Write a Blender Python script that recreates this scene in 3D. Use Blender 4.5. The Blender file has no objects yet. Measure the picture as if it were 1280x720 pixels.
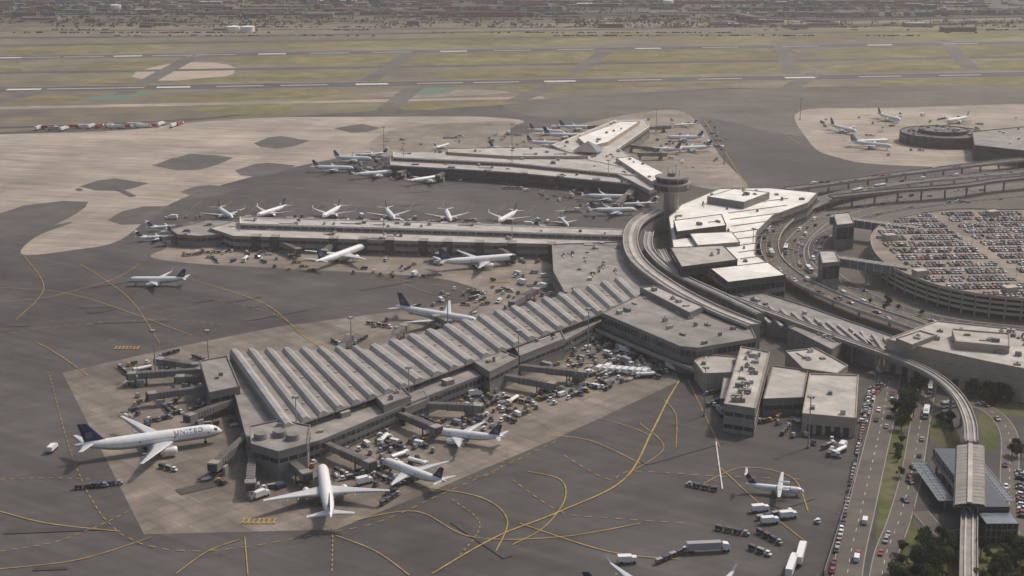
import bpy, math, random
from mathutils import Vector, Matrix
random.seed(7)
# ------------------------------------------------------------------ survey -> plan
F=1750.0; H=236.0; PITCH=math.atan(490/1750.0)
cp,sp=math.cos(PITCH),math.sin(PITCH)
def P(u,v,z=0.0):
    x=(u-640)/F; y=(360-v)/F
    dy=cp+y*sp; dz=-sp+y*cp
    t=(z-H)/dz
    return (x*t,dy*t)
def PP(l,z=0.0): return [P(u,v,z) for u,v in l]
COL=bpy.context.scene.collection
# ------------------------------------------------------------------ materials
def mk(name,col,rough=.85,var=.18,scale=.15,slab=None,slabvar=.08,mortar=.75,msize=.12,rot=0.0,metal=0.0,big=None,world=True,fine=0.0,spec=.3,streak=None,tint=None):
    m=bpy.data.materials.new(name); m.use_nodes=True
    nt=m.node_tree; N=nt.nodes; Lk=nt.links
    b=N['Principled BSDF']; b.inputs['Roughness'].default_value=rough; b.inputs['Metallic'].default_value=metal
    b.inputs['Specular IOR Level'].default_value=spec
    if world: src=N.new('ShaderNodeNewGeometry').outputs['Position']
    else: src=N.new('ShaderNodeTexCoord').outputs['Object']
    rgb=N.new('ShaderNodeRGB'); rgb.outputs[0].default_value=(*col,1); cur=rgb.outputs[0]
    if tint:
        n=N.new('ShaderNodeTexNoise'); n.inputs['Scale'].default_value=tint[1]; n.inputs['Detail'].default_value=7; n.inputs['Roughness'].default_value=.65; Lk.new(src,n.inputs['Vector'])
        mr=N.new('ShaderNodeMapRange'); mr.inputs[1].default_value=.42; mr.inputs[2].default_value=.6; Lk.new(n.outputs['Fac'],mr.inputs[0])
        mx=N.new('ShaderNodeMixRGB'); Lk.new(mr.outputs[0],mx.inputs[0]); Lk.new(cur,mx.inputs[1]); mx.inputs[2].default_value=(*tint[0],1); cur=mx.outputs[0]
    def scaleby(sock):
        nonlocal cur
        s=N.new('ShaderNodeVectorMath'); s.operation='SCALE'; Lk.new(cur,s.inputs[0]); Lk.new(sock,s.inputs['Scale']); cur=s.outputs[0]
    def noise(sc,v,det=6,ro=.6,lo=.32,hi=.68,vec=None):
        n=N.new('ShaderNodeTexNoise'); n.inputs['Scale'].default_value=sc; n.inputs['Detail'].default_value=det; n.inputs['Roughness'].default_value=ro
        Lk.new(vec or src,n.inputs['Vector'])
        mr=N.new('ShaderNodeMapRange'); mr.inputs[1].default_value=lo; mr.inputs[2].default_value=hi; mr.inputs[3].default_value=1-v; mr.inputs[4].default_value=1+v
        Lk.new(n.outputs['Fac'],mr.inputs[0]); scaleby(mr.outputs[0])
    noise(scale,var)
    if big: noise(big[0],big[1],4,.55)
    if fine: noise(2.2,fine,3,.6)
    for (ang,ratio,v) in (streak or ()):
        mp=N.new('ShaderNodeMapping'); mp.inputs['Rotation'].default_value=(0,0,ang); Lk.new(src,mp.inputs[0])
        m2=N.new('ShaderNodeMapping'); m2.inputs['Scale'].default_value=(ratio,1,1); Lk.new(mp.outputs[0],m2.inputs[0])
        noise(.16,v,4,.6,.35,.65,m2.outputs[0])
    if slab:
        mp=N.new('ShaderNodeMapping'); mp.inputs['Rotation'].default_value=(0,0,rot); Lk.new(src,mp.inputs[0])
        for (w,h,sv,mo) in ([(slab[0],slab[1],slabvar,mortar)]+([(slab[0]*5.3,slab[1]*3.1,slabvar*1.3,1.0)] if len(slab)>2 else [])):
            br=N.new('ShaderNodeTexBrick'); br.offset=0.0 if mo<1 else .37; br.inputs['Scale'].default_value=1
            br.inputs['Brick Width'].default_value=w; br.inputs['Row Height'].default_value=h
            br.inputs['Mortar Size'].default_value=msize if mo<1 else .02; br.inputs['Mortar Smooth'].default_value=.5
            br.inputs['Color1'].default_value=(1-sv,)*3+(1,); br.inputs['Color2'].default_value=(1+sv,)*3+(1,)
            br.inputs['Mortar'].default_value=(mo,mo,mo,1)
            Lk.new(mp.outputs[0],br.inputs['Vector'])
            mm=N.new('ShaderNodeVectorMath'); mm.operation='MULTIPLY'; Lk.new(cur,mm.inputs[0]); Lk.new(br.outputs['Color'],mm.inputs[1]); cur=mm.outputs[0]
    Lk.new(cur,b.inputs['Base Color'])
    return m
M={}
M['ground']=mk('ground_mat',(.155,.125,.095),var=.24,scale=.02,big=(.003,.2),fine=.08,streak=((.03,.06,.16),),tint=((.17,.145,.08),.006))
M['apron']=mk('apron_asphalt',(.076,.069,.064),var=.15,scale=.05,big=(.006,.28),slab=(30,11,1),slabvar=.07,mortar=.9,msize=.15,rot=.6,fine=.1,streak=((.55,.05,.12),(-.35,.06,.08)))
M['island']=mk('shoulder_asphalt',(.095,.085,.077),var=.2,scale=.06,big=(.02,.2),fine=.1)
M['asph2']=mk('asphalt_dark',(.064,.059,.056),var=.18,scale=.05,big=(.01,.2),fine=.1,streak=((.4,.06,.1),))
M['asph3']=mk('asphalt_worn',(.112,.098,.084),var=.15,scale=.04,big=(.008,.2),slab=(60,15,1),slabvar=.06,mortar=.95,rot=.03,streak=((.03,.05,.12),))
M['runway']=mk('runway_asphalt',(.082,.075,.070),var=.18,scale=.03,big=(.006,.2),streak=((.02,.03,.15),))
M['conc']=mk('concrete_bright',(.31,.262,.21),var=.13,scale=.03,big=(.008,.22),slab=(15,15,1),slabvar=.06,mortar=.85,msize=.3,rot=.15,streak=((.3,.05,.16),(-.1,.05,.10)))
M['conc2']=mk('concrete_apron',(.185,.156,.128),var=.22,scale=.06,big=(.012,.22),slab=(7.6,7.6,1),slabvar=.13,mortar=.76,msize=.2,rot=.78,fine=.12,streak=((.78,.08,.12),(-.78,.08,.10)))  # near-pier concrete; base colour darkened to carry the foreground cloud shade
M['conc3']=mk('concrete_stained',(.225,.188,.152),var=.2,scale=.05,big=(.012,.2),slab=(10,10,1),slabvar=.08,mortar=.82,msize=.2,rot=.1,streak=((.1,.06,.14),))
M['bare']=mk('bare_sand',(.38,.31,.24),var=.15,scale=.03)
M['dry']=mk('dry_grass',(.205,.165,.072),var=.28,scale=.03,big=(.006,.25),fine=.1,rough=1,streak=((.03,.08,.18),),tint=((.12,.115,.05),.012))
M['grass']=mk('grass',(.080,.095,.033),var=.28,scale=.12,big=(.02,.2),fine=.15,rough=1,tint=((.11,.10,.05),.05))
M['teal']=mk('painted_island',(.11,.17,.125),var=.15)
M['farland']=mk('far_land',(.085,.074,.062),var=.35,scale=.012,big=(.003,.3),streak=((.02,.03,.35),),tint=((.05,.055,.03),.005))
M['yellow']=mk('yellow_paint',(.36,.245,.07),var=.35,scale=.2)
M['white']=mk('white_paint',(.60,.58,.54),var=.2,scale=.2)
M['roofw']=mk('roof_white',(.76,.725,.66),var=.12,scale=.1,slab=(9,9,1),slabvar=.06,mortar=.78,rot=.4,spec=.4,streak=((.4,.2,.07),))
M['roofl']=mk('roof_light',(.42,.39,.35),var=.16,scale=.12,slab=(8,8,1),slabvar=.07,mortar=.8,rot=.75,streak=((.75,.2,.1),))
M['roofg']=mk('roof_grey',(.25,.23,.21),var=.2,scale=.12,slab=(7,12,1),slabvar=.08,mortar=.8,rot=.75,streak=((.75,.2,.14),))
M['roofd']=mk('roof_dark',(.13,.12,.11),var=.25,scale=.1,slab=(9,14,1),slabvar=.1,mortar=.8,rot=.3)
M['roofst']=mk('station_roof',(.27,.25,.225),var=.15,scale=.3,streak=((0,.2,.1),))
M['ridge']=mk('ridge_metal',(.33,.312,.29),var=.12,scale=.3,rough=.6,slab=(4,4,1),slabvar=.05,mortar=.85,rot=.75,streak=((.75,.3,.12),))  # pale pier ridges toned down, cloud shade is put into this colour
M['wall']=mk('wall_concrete',(.28,.25,.215),var=.14,scale=.2)
M['walltan']=mk('wall_tan',(.38,.315,.25),var=.1,scale=.2)
M['wallg']=mk('wall_grey',(.20,.188,.175),var=.15,scale=.2)
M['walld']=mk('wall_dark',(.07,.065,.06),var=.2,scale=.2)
M['glass']=mk('window_glass',(.035,.040,.047),rough=.12,var=.3,scale=.3,spec=.6)
M['gblue']=mk('glazed_canopy',(.13,.165,.19),rough=.25,var=.2,scale=.3,spec=.6)
M['metal']=mk('grey_metal',(.28,.275,.26),rough=.5,var=.15,scale=.5,world=False)
M['metald']=mk('dark_metal',(.09,.085,.08),rough=.55,var=.2,scale=.5,world=False)
M['bark']=mk('bark',(.09,.065,.045),var=.2,scale=2,world=False)
M['leafd']=mk('leaf_dark',(.030,.042,.016),var=.35,scale=.7,world=False,rough=.9)
M['leafl']=mk('leaf_light',(.062,.080,.030),var=.35,scale=.7,world=False,rough=.9)
M['tyre']=mk('tyre_rubber',(.02,.02,.02),world=False)
def paint(n,c,r=.35,s=.5): return mk(n,c,rough=r,var=.06,scale=.6,world=False,spec=s)
M['pw']=paint('paint_white',(.72,.71,.69)); M['pg']=paint('paint_lightgrey',(.36,.36,.36)); M['pblue']=paint('paint_tailblue',(.020,.034,.11))
M['gold']=paint('paint_gold',(.40,.32,.17)); M['pred']=paint('paint_red',(.30,.05,.04)); M['pk']=paint('paint_black',(.025,.025,.028))
M['psil']=paint('paint_silver',(.30,.30,.31)); M['pdb']=paint('paint_darkblue',(.04,.055,.10)); M['pbei']=paint('paint_beige',(.33,.29,.23)); M['pyel']=paint('paint_yellow',(.42,.27,.06)); M['pbrn']=paint('paint_brown',(.15,.08,.055)); M['pgrn']=paint('paint_green',(.06,.09,.07))
M['pwing']=paint('paint_wing',(.52,.52,.51))
M['rust']=mk('container_rust',(.17,.075,.05),var=.3,scale=.02); M['cgrey']=mk('container_grey',(.14,.13,.125),var=.3,scale=.02); M['cblue']=mk('container_blue',(.06,.075,.11),var=.3,scale=.02)
# ------------------------------------------------------------------ mesh builder
def ccw(p):
    a=sum(p[i][0]*p[(i+1)%len(p)][1]-p[(i+1)%len(p)][0]*p[i][1] for i in range(len(p)))
    return list(p) if a>0 else list(p)[::-1]
class MB:
    def __init__(s): s.v=[];s.f=[];s.m=[];s.mats=[];s.sm=[]
    def mi(s,k):
        if k not in s.mats: s.mats.append(k)
        return s.mats.index(k)
    def face(s,pts,k,smooth=False):
        n=len(s.v); s.v+= [tuple(p) for p in pts]; s.f.append(tuple(range(n,n+len(pts)))); s.m.append(s.mi(k)); s.sm.append(smooth)
    def prism(s,poly,z0,z1,ks,kt=None,bottom=False):
        poly=ccw(poly); n=len(poly)
        for i in range(n):
            a=poly[i];b=poly[(i+1)%n]
            s.face([(a[0],a[1],z0),(b[0],b[1],z0),(b[0],b[1],z1),(a[0],a[1],z1)],ks)
        s.face([(p[0],p[1],z1) for p in poly],kt or ks)
        if bottom: s.face([(p[0],p[1],z0) for p in poly[::-1]],ks)
    def box(s,x,y,z0,z1,lx,ly,r,k,kt=None,bottom=True,taper=0):
        c,n=math.cos(r),math.sin(r)
        def q(a,b): return (x+a*c-b*n,y+a*n+b*c)
        if not taper:
            s.prism([q(-lx/2,-ly/2),q(lx/2,-ly/2),q(lx/2,ly/2),q(-lx/2,ly/2)],z0,z1,k,kt,bottom)
        else:
            t=1-taper; B=[q(-lx/2,-ly/2),q(lx/2,-ly/2),q(lx/2,ly/2),q(-lx/2,ly/2)]; T=[q(-lx/2*t,-ly/2*t),q(lx/2*t,-ly/2*t),q(lx/2*t,ly/2*t),q(-lx/2*t,ly/2*t)]
            for i in range(4):
                j=(i+1)%4; s.face([(*B[i],z0),(*B[j],z0),(*T[j],z1),(*T[i],z1)],k)
            s.face([(*p,z1) for p in T],kt or k)
    def seg(s,a,b,z0,z1,o0,o1,k,e=0.0):
        dx,dy=b[0]-a[0],b[1]-a[1]; l=math.hypot(dx,dy)
        if l<.05: return
        dx/=l;dy/=l; nx,ny=dy,-dx
        a=(a[0]+dx*e,a[1]+dy*e); b=(b[0]-dx*e,b[1]-dy*e)
        s.prism([(a[0]+nx*o0,a[1]+ny*o0),(b[0]+nx*o0,b[1]+ny*o0),(b[0]+nx*o1,b[1]+ny*o1),(a[0]+nx*o1,a[1]+ny*o1)],z0,z1,k,None,True)
    def loft(s,rings,k,smooth=True,cap=True,kfn=None,closed=True):
        base=len(s.v); n=len(rings[0])
        for r in rings: s.v+=[tuple(p) for p in r]
        for i in range(len(rings)-1):
            for j in range(n if closed else n-1):
                a=base+i*n+j; b=base+i*n+(j+1)%n
                s.f.append((a,b,b+n,a+n)); kk=kfn(i,j) if kfn else k
                s.m.append(s.mi(kk)); s.sm.append(smooth)
        if cap:
            s.face(rings[0][::-1],k); s.face(rings[-1],k)
    def cyl(s,x,y,z0,z1,r0,r1,k,n=10,cap=True):
        s.loft([[(x+r*math.cos(6.28318*i/n),y+r*math.sin(6.28318*i/n),z) for i in range(n)] for r,z in((r0,z0),(r1,z1))],k,True,cap)
    def rod(s,a,b,r,k,n=5):
        a=Vector(a);b=Vector(b);d=(b-a).normalized(); u=d.orthogonal().normalized(); w=d.cross(u)
        s.loft([[c+u*r*math.cos(6.28318*i/n)+w*r*math.sin(6.28318*i/n) for i in range(n)] for c in(a,b)],k,True,True)
    def wheel(s,x,y,z,r,w,k='tyre',n=10):
        s.loft([[(x+r*math.cos(6.28318*i/n),yy,z+r*math.sin(6.28318*i/n)) for i in range(n)] for yy in(y-w/2,y+w/2)],k,True,True)
    def ext(s,prof,y0,y1,k,yt=None):
        a=[(x,y0,z) for x,z in prof]; b=[(x,y1,z) for x,z in prof]
        s.face(a,k); s.face(b[::-1],k)
        n=len(prof)
        for i in range(n):
            j=(i+1)%n; s.face([a[i],b[i],b[j],a[j]],k)
    def mesh(s,name,shift=(0,0,0)):
        me=bpy.data.meshes.new(name)
        me.from_pydata([(p[0]-shift[0],p[1]-shift[1],p[2]-shift[2]) for p in s.v],[],s.f)
        for k in s.mats: me.materials.append(M[k])
        me.polygons.foreach_set('material_index',s.m); me.polygons.foreach_set('use_smooth',s.sm); me.update()
        return me
    def obj(s,name):
        xs=[p[0] for p in s.v];ys=[p[1] for p in s.v];zs=[p[2] for p in s.v]
        c=((min(xs)+max(xs))/2,(min(ys)+max(ys))/2,min(zs))
        o=bpy.data.objects.new(name,s.mesh(name,c)); o.location=c; COL.objects.link(o); return o
def inst(name,me,x,y,r=0,z=.2,sc=1):
    o=bpy.data.objects.new(name,me); o.location=(x,y,z); o.rotation_euler=(0,0,r); o.scale=(sc,)*3; COL.objects.link(o); return o
def cat(pts,n=8,closed=False):
    out=[];m=len(pts)
    rng=m if closed else m-1
    for i in range(rng):
        g=lambda k:(pts[k%m] if closed else pts[max(0,min(m-1,k))])
        p0,p1,p2,p3=g(i-1),g(i),g(i+1),g(i+2)
        for j in range(n):
            t=j/n
            out.append(tuple(.5*((2*p1[d])+(-p0[d]+p2[d])*t+(2*p0[d]-5*p1[d]+4*p2[d]-p3[d])*t*t+(-p0[d]+3*p1[d]-3*p2[d]+p3[d])*t**3) for d in range(len(p1))))
    if not closed: out.append(tuple(pts[-1]))
    return out
def inside(p,poly):
    c=False;n=len(poly);j=n-1
    for i in range(n):
        if (poly[i][1]>p[1])!=(poly[j][1]>p[1]) and p[0]<(poly[j][0]-poly[i][0])*(p[1]-poly[i][1])/(poly[j][1]-poly[i][1])+poly[i][0]: c=not c
        j=i
    return c
ZC=[0.0]
def nz():
    ZC[0]+=.0035; return ZC[0]
def sheet(name,px,k,smooth=True,world=None,jit=0):
    w=world or PP(px)
    if smooth: w=cat(w,6,True)
    if jit:
        w2=[]
        for i,p in enumerate(w):
            q=w[(i+1)%len(w)]; n=max(1,int(math.dist(p,q)/14))
            for j in range(n): w2.append((p[0]+(q[0]-p[0])*j/n+random.gauss(0,jit),p[1]+(q[1]-p[1])*j/n+random.gauss(0,jit)))
        w=w2
    b=MB(); z=nz(); b.face([(p[0],p[1],z) for p in ccw(w)],k); return b.obj(name)
def offs(pts,o):
    out=[]
    for i,p in enumerate(pts):
        a=pts[max(0,i-1)];b=pts[min(len(pts)-1,i+1)]; dx,dy=b[0]-a[0],b[1]-a[1]; l=math.hypot(dx,dy) or 1
        out.append((p[0]+dy/l*o,p[1]-dx/l*o))
    return out
def strip(b,pts,w,z,k,o=0):
    A=offs(pts,o-w/2);B=offs(pts,o+w/2)
    for i in range(len(pts)-1): b.face([(*A[i],z),(*B[i],z),(*B[i+1],z),(*A[i+1],z)],k)
def road(name,px,w,k='asph2',edge='conc3',lanes=0,n=8,z=None):
    pts=cat(PP(px),n); b=MB(); z=z if z is not None else nz()
    strip(b,pts,w,z,k)
    if edge:
        for sgn in(-1,1):
            q=offs(pts,sgn*(w/2+.2))
            for i in range(len(q)-1): b.seg(q[i],q[i+1],0,.35,-.2,.2,edge)
    if lanes:
        zz=nz()
        for l in range(1,lanes):
            q=dense(offs(pts,-w/2+w*l/lanes),3)
            for i in range(0,len(q)-1,3): strip(b,q[i:i+2],.2,zz+.02,'white')
    return b.obj(name)
def dense(pts,step):
    out=[pts[0]];acc=0
    for i in range(len(pts)-1):
        a,b=pts[i],pts[i+1]; l=math.hypot(b[0]-a[0],b[1]-a[1]); d=step-acc
        while d<=l:
            out.append((a[0]+(b[0]-a[0])*d/l,a[1]+(b[1]-a[1])*d/l)); d+=step
        acc=(acc+l)%step if l else acc
    return out
OCC=[]; CIRC=[]
def elevated(name,px,w,z,th=1.2,par=.9,pil=22,k='asph2',kd='wall',n=8,lanes=0,rail=False):
    pts=cat(PP(px,z),n); b=MB()
    A=offs(pts,-w/2);B=offs(pts,w/2)
    for i in range(len(pts)-1):
        b.prism([A[i],B[i],B[i+1],A[i+1]],z-th,z,kd,k,True)
    for sgn in(-1,1):
        q=offs(pts,sgn*(w/2))
        for i in range(len(q)-1): b.seg(q[i],q[i+1],z-th*.6,z+par,-.18,.18,kd)
    if rail:
        for o in(-1.3,1.3): 
            q=offs(pts,o)
            for i in range(len(q)-1): b.seg(q[i],q[i+1],z,z+.5,-.3,.3,'roofl')
    if lanes:
        for l in range(1,lanes):
            q=dense(offs(pts,-w/2+w*l/lanes),3)
            for i in range(0,len(q)-1,3): strip(b,q[i:i+2],.2,z+.02,'white')
    for p in dense(pts,pil):
        b.cyl(p[0],p[1],0,z-th,.8,.8,kd,8); b.box(p[0],p[1],z-th-.9,z-th-.01,w*.7,1.4,0,kd)
    return b.obj(name)
def hvac(b,poly,z,n,rot,kind=('roofg','roofl','wallg')):
    xs=[p[0] for p in poly];ys=[p[1] for p in poly];c=0;t=0
    while c<n and t<n*30:
        t+=1; x=random.uniform(min(xs),max(xs));y=random.uniform(min(ys),max(ys))
        if not all(inside((x+dx,y+dy),poly) for dx in(-3,3) for dy in(-3,3)): continue
        lx=random.uniform(1.2,4.5);ly=random.uniform(1,2.6);h=random.uniform(.7,2.2); k=random.choice(kind)
        b.box(x,y,z,z+h,lx,ly,rot+random.choice((0,1.5708)),k,bottom=False)
        if random.random()<.4: b.cyl(x,y,z+h,z+h+.5,.5,.5,'metald',8)
        if random.random()<.25:
            l=random.uniform(6,14); 
            e=(x+l*math.cos(rot),y+l*math.sin(rot))
            if inside(e,poly): b.seg((x,y),e,z+.02,z+.6,-.35,.35,'roofl')
        c+=1
def building(name,px,h,wall='wall',roof='roofl',bands=(),par=.7,nh=0,mull=4.0,z0=0,world=None,b=None,fin=True,smooth=0,proof=None):
    poly=ccw(world or PP(px,h))
    if smooth: poly=cat(poly,smooth,True)
    own=b is None
    if own: b=MB()
    b.prism(poly,z0,h,wall,roof)
    n=len(poly)
    for i in range(n):
        p,q=poly[i],poly[(i+1)%n]; L=math.hypot(q[0]-p[0],q[1]-p[1])
        if par: b.seg(p,q,h-.3,h+par,-.35,.12,proof or wall)
        for (lo,hi) in bands:
            if L>2: 
                b.seg(p,q,lo,hi,-.1,.06,'glass',.4)
                m=max(1,int(L/mull))
                for j in range(1,m):
                    t=j/m; x=p[0]+(q[0]-p[0])*t;y=p[1]+(q[1]-p[1])*t
                    b.box(x,y,lo,hi,.35,.35,math.atan2(q[1]-p[1],q[0]-p[0]),wall,bottom=False)
                b.seg(p,q,lo-.25,lo,-.1,.25,wall)
    if nh:
        i=max(range(n),key=lambda i:math.hypot(poly[(i+1)%n][0]-poly[i][0],poly[(i+1)%n][1]-poly[i][1]))
        hvac(b,poly,h+.01,nh,math.atan2(poly[(i+1)%n][1]-poly[i][1],poly[(i+1)%n][0]-poly[i][0]))
    OCC.append(poly)
    if own and fin: return b.obj(name)
    return poly
# ------------------------------------------------------------------ ground
b=MB(); b.face([(-20000,-6000,0),(20000,-6000,0),(20000,34000,0),(-20000,34000,0)],'ground'); b.obj('ground')
sheet('far_land',[(-600,30),(300,29),(640,26),(1000,23),(2000,18),(1900,-90),(-700,-90)],'farland',False,jit=4)
sheet('apron_pavement',[(-600,900),(1900,900),(1700,110),(1280,108),(900,110),(680,124),(300,150),(0,165),(-400,175)],'apron',False)
sheet('worn_apron_pavement',[(640,128),(900,112),(1400,108),(1500,190),(1280,186),(1000,170),(900,150),(820,145),(700,150)],'asph3')
sheet('concrete_taxiway',[(-300,178),(0,168),(150,163),(240,153),(340,147),(480,146),(600,146),(655,153),(560,170),(500,183),(430,196),(340,215),(255,238),(200,262),(150,300),(95,312),(28,318),(45,296),(90,278),(60,282),(-60,296),(-300,310)],'conc')
for pl in [[(190,207),(212,199),(238,192),(270,194),(293,197),(272,206),(250,212),(222,213)],[(100,233),(122,226),(142,223),(186,229),(166,236),(148,239),(118,238)],[(315,179),(335,172),(352,170),(386,176),(368,183),(348,186),(325,184)],[(416,161),(436,157),(452,155),(477,160),(458,165),(440,166)],
           [(292,213),(318,205),(335,203),(370,207),(345,217),(326,221),(300,219)],[(224,240),(246,233),(262,231),(300,236),(276,244),(250,248)],[(132,276),(152,264),(180,258),(214,258),(196,270),(176,280),(150,281)],[(-40,290),(-10,270),(30,257),(80,251),(112,252),(98,266),(70,280),(30,292),(-20,300)],[(575,161),(603,156),(626,160),(600,166)]]:
    sheet('asphalt_shoulder',pl,'island',False,jit=.7)
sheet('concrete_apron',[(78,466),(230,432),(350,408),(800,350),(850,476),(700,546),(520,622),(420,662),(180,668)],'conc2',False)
sheet('concrete_apron',[(205,312),(240,300),(420,312),(660,322),(690,350),(640,372),(560,350),(480,342),(400,338),(250,330),(190,322)],'conc3')
sheet('concrete_apron',[(590,372),(660,352),(700,352),(640,382)],'conc3',False)
sheet('concrete_apron',[(500,160),(640,152),(640,170),(820,138),(870,150),(900,195),(935,235),(880,235),(780,215),(480,196)],'conc3')
sheet('concrete_apron',[(1000,139),(1110,135),(1400,133),(1400,205),(1130,207),(1040,195),(1010,175)],'conc')
sheet('concrete_apron',[(1240,250),(1400,238),(1400,268),(1260,262)],'conc3')
for pl in [[(20,58),(120,52),(238,54),(190,63),(60,69),(8,68)],[(300,52),(520,44),(760,40),(830,45),(700,54),(480,59),(320,60)],[(290,73),(450,66),(700,63),(960,61),(978,72),(800,78),(600,82),(320,80)],
 [(520,93),(700,84),(980,79),(995,88),(800,94),(600,98)],[(78,86),(160,78),(236,78),(220,88),(130,93)],[(70,102),(200,96),(320,92),(465,91),(420,98),(200,104)],[(205,122),(330,114),(415,112),(400,121),(250,128)],
 [(800,46),(1000,40),(1400,30),(1400,44),(1000,50),(850,53)],[(1020,64),(1150,58),(1400,52),(1400,68),(1150,74),(1050,73)],[(1045,82),(1200,77),(1400,73),(1400,84),(1200,88),(1060,90)],[(630,108),(800,101),(985,98),(930,104),(760,111),(650,114)],
 [(245,137),(320,131),(365,130),(350,142),(280,144)],[(1075,102),(1280,95),(1400,94),(1400,102),(1150,107)],[(30,122),(110,118),(170,118),(130,124),(50,128)],[(-200,90),(-20,84),(30,88),(-40,98),(-200,100)],[(520,130),(620,127),(650,129),(560,136),(510,138)],[(1240,104),(1450,100),(1450,108),(1260,110)]]:
    sheet('dry_grass',pl,'dry',jit=2.5)
sheet('bare_ground',[(165,95),(200,82),(250,78),(288,82),(290,93),(250,98),(205,101)],'bare',jit=1.5)
sheet('bare_ground',[(450,118),(560,112),(640,116),(520,122)],'conc3',jit=1)
sheet('painted_island',[(100,124),(150,117),(188,117),(150,125)],'teal'); sheet('painted_island',[(500,116),(530,110),(572,110),(545,118)],'teal')
def lin(name,a,b_,w,k): 
    p=PP([a,b_]); bb=MB(); strip(bb,p,w,nz(),k); return bb.obj(name),p
lin('taxiway',(-300,96),(1600,66),24,'runway'); lin('taxiway',(-300,62),(1600,32),30,'runway')
_,r1=lin('runway',(-300,77),(1600,49),60,'runway'); _,r2=lin('runway',(-300,117),(1600,88),52,'runway')
_,t1=lin('taxiway',(-300,141),(680,122),22,'conc')
for a,c in [((150,120),(250,66)),((455,105),(510,68)),((990,92),(975,54)),((700,103),(640,128)),((930,140),(1020,92)),((60,112),(-60,140)),((480,140),(520,108)),((760,62),(720,90)),((1180,50),(1215,88))]:
    lin('taxiway',a,c,24,'asph3')
b=MB()
for rw,us,vl in ((r1,(10,50,105,160,215,270,340,412,490,567,640,720,810,900,1000,1100,1200),lambda u:77-(u+300)*28/1900),(r2,(30,90,150,217,300,380,465,550,620,700,800,900,1000,1100,1200),lambda u:117-(u+300)*29/1900)):
    z=nz()+.1; d=Vector((rw[1][0]-rw[0][0],rw[1][1]-rw[0][1])).normalized()
    for i,u in enumerate(us):
        x,y=P(u,vl(u)); L=(60 if i%3 else 42); ww=(4 if i%3 else 12)
        strip(b,[(x-d.x*L/2,y-d.y*L/2),(x+d.x*L/2,y+d.y*L/2)],ww,z+.02,'white')
    for o in(-26,26): strip(b,[rw[0],rw[1]],.9,z,'white',o)
strip(b,t1,.8,nz()+.1,'yellow'); b.obj('runway_markings')
# landside ground
sheet('access_road_pavement',[(960,300),(985,262),(1060,240),(1400,205),(1500,420),(1280,420),(1110,430),(1000,380),(965,345)],'asph3')
sheet('landside_pavement',[(1075,478),(1110,455),(1400,480),(1400,800),(1040,800),(1062,640)],'asph2',False)
for pl in [[(1100,545),(1132,545),(1122,600),(1108,655),(1095,675),(1098,620)],[(1120,505),(1150,495),(1190,505),(1160,516),(1125,540)],[(1160,525),(1185,520),(1198,545),(1190,560),(1165,552)],[(1225,520),(1245,515),(1248,560),(1230,560)],[(1130,700),(1180,668),(1300,672),(1400,690),(1400,800),(1110,800)],[(1062,372),(1110,372),(1170,395),(1140,402),(1085,390)],[(1215,500),(1290,480),(1300,520),(1240,515)],[(1130,640),(1150,660),(1180,700),(1120,720)]]:
    sheet('grass',pl,'grass',jit=.4)
random.seed(21)
for i in range(46):
    u=random.uniform(0,1000);v=random.choice((random.uniform(340,430),random.uniform(560,715),random.uniform(225,260)))
    x,y=P(u,v)
    if u>780 and v<520 or 330<u<700 and v>560 and v<640: continue
    a=random.choice((.6,.6,2.17,.1)); l=random.uniform(8,50);w=random.uniform(2,7); c,s=math.cos(a),math.sin(a)
    sheet('pavement_patch',None,random.choice(('asph2','apron')),False,[(x+p*c-q*s,y+p*s+q*c) for p,q in((-l/2,-w/2),(l/2,-w/2),(l/2,w/2),(-l/2,w/2))])
# markings on the apron
b=MB(); MZ=[0]
def line(px,w=.45,k='yellow',n=8,dash=0,z=0):
    MZ[0]=(MZ[0]+1)%12; zz=ZC[0]+.02+MZ[0]*.004
    pts=cat(PP(px),n)
    if dash:
        q=dense(pts,dash)
        for i in range(0,len(q)-1,2): strip(b,q[i:i+2],w,zz,k)
    else: strip(b,pts,w,zz,k)
line([(540,718),(620,672),(700,640),(780,600),(815,540),(835,500),(850,475)],.75)
line([(660,590),(700,600),(706,625),(680,660),(640,682)]);line([(520,608),(600,622),(634,650),(620,690)],.45);line([(705,570),(760,600),(790,590),(900,596),(1010,600)],.4,dash=3)
line([(420,670),(470,690),(512,720)],.4);line([(220,718),(260,690),(300,675)]);line([(0,690),(70,678),(130,655),(160,640)],.4,dash=2);line([(0,600),(60,598),(120,600)],.4,dash=2)
line([(45,428),(75,445),(110,470)],.4);line([(175,330),(140,350),(60,372),(0,378)]);line([(0,360),(70,365),(130,380),(240,420)],.4);line([(30,320),(55,360),(20,400)],.4)
line([(240,350),(330,380),(385,425),(420,440)]);line([(255,372),(340,392),(400,432)],.35,dash=2);line([(450,330),(500,350),(560,358)]);line([(700,395),(640,420)],.3)
line([(330,232),(480,240),(620,238),(740,250)],.4);line([(300,246),(450,252),(620,250)],.35,dash=3);line([(180,252),(300,232),(420,222)],.4);line([(690,545),(740,552),(800,580)],.4);line([(845,560),(845,520),(830,500)],.35)
line([(880,605),(930,585),(990,598),(1010,640)],.4);line([(895,553),(903,612)],.5,'white');line([(895,580),(960,640),(1010,680)],.35);line([(860,475),(900,560)],.35)
line([(0,640),(60,655),(150,665)],.5);line([(310,720),(306,672)],.4);line([(415,715),(416,665)],.4,dash=2);line([(650,655),(760,690),(850,700)],.45);line([(560,600),(620,590),(640,545)],.3,dash=2)
line([(745,522),(790,535),(812,545)],.3);line([(600,500),(660,520),(700,545)],.3,dash=2);line([(60,465),(150,668),(420,665),(560,615),(700,550)],.35,dash=3)
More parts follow.
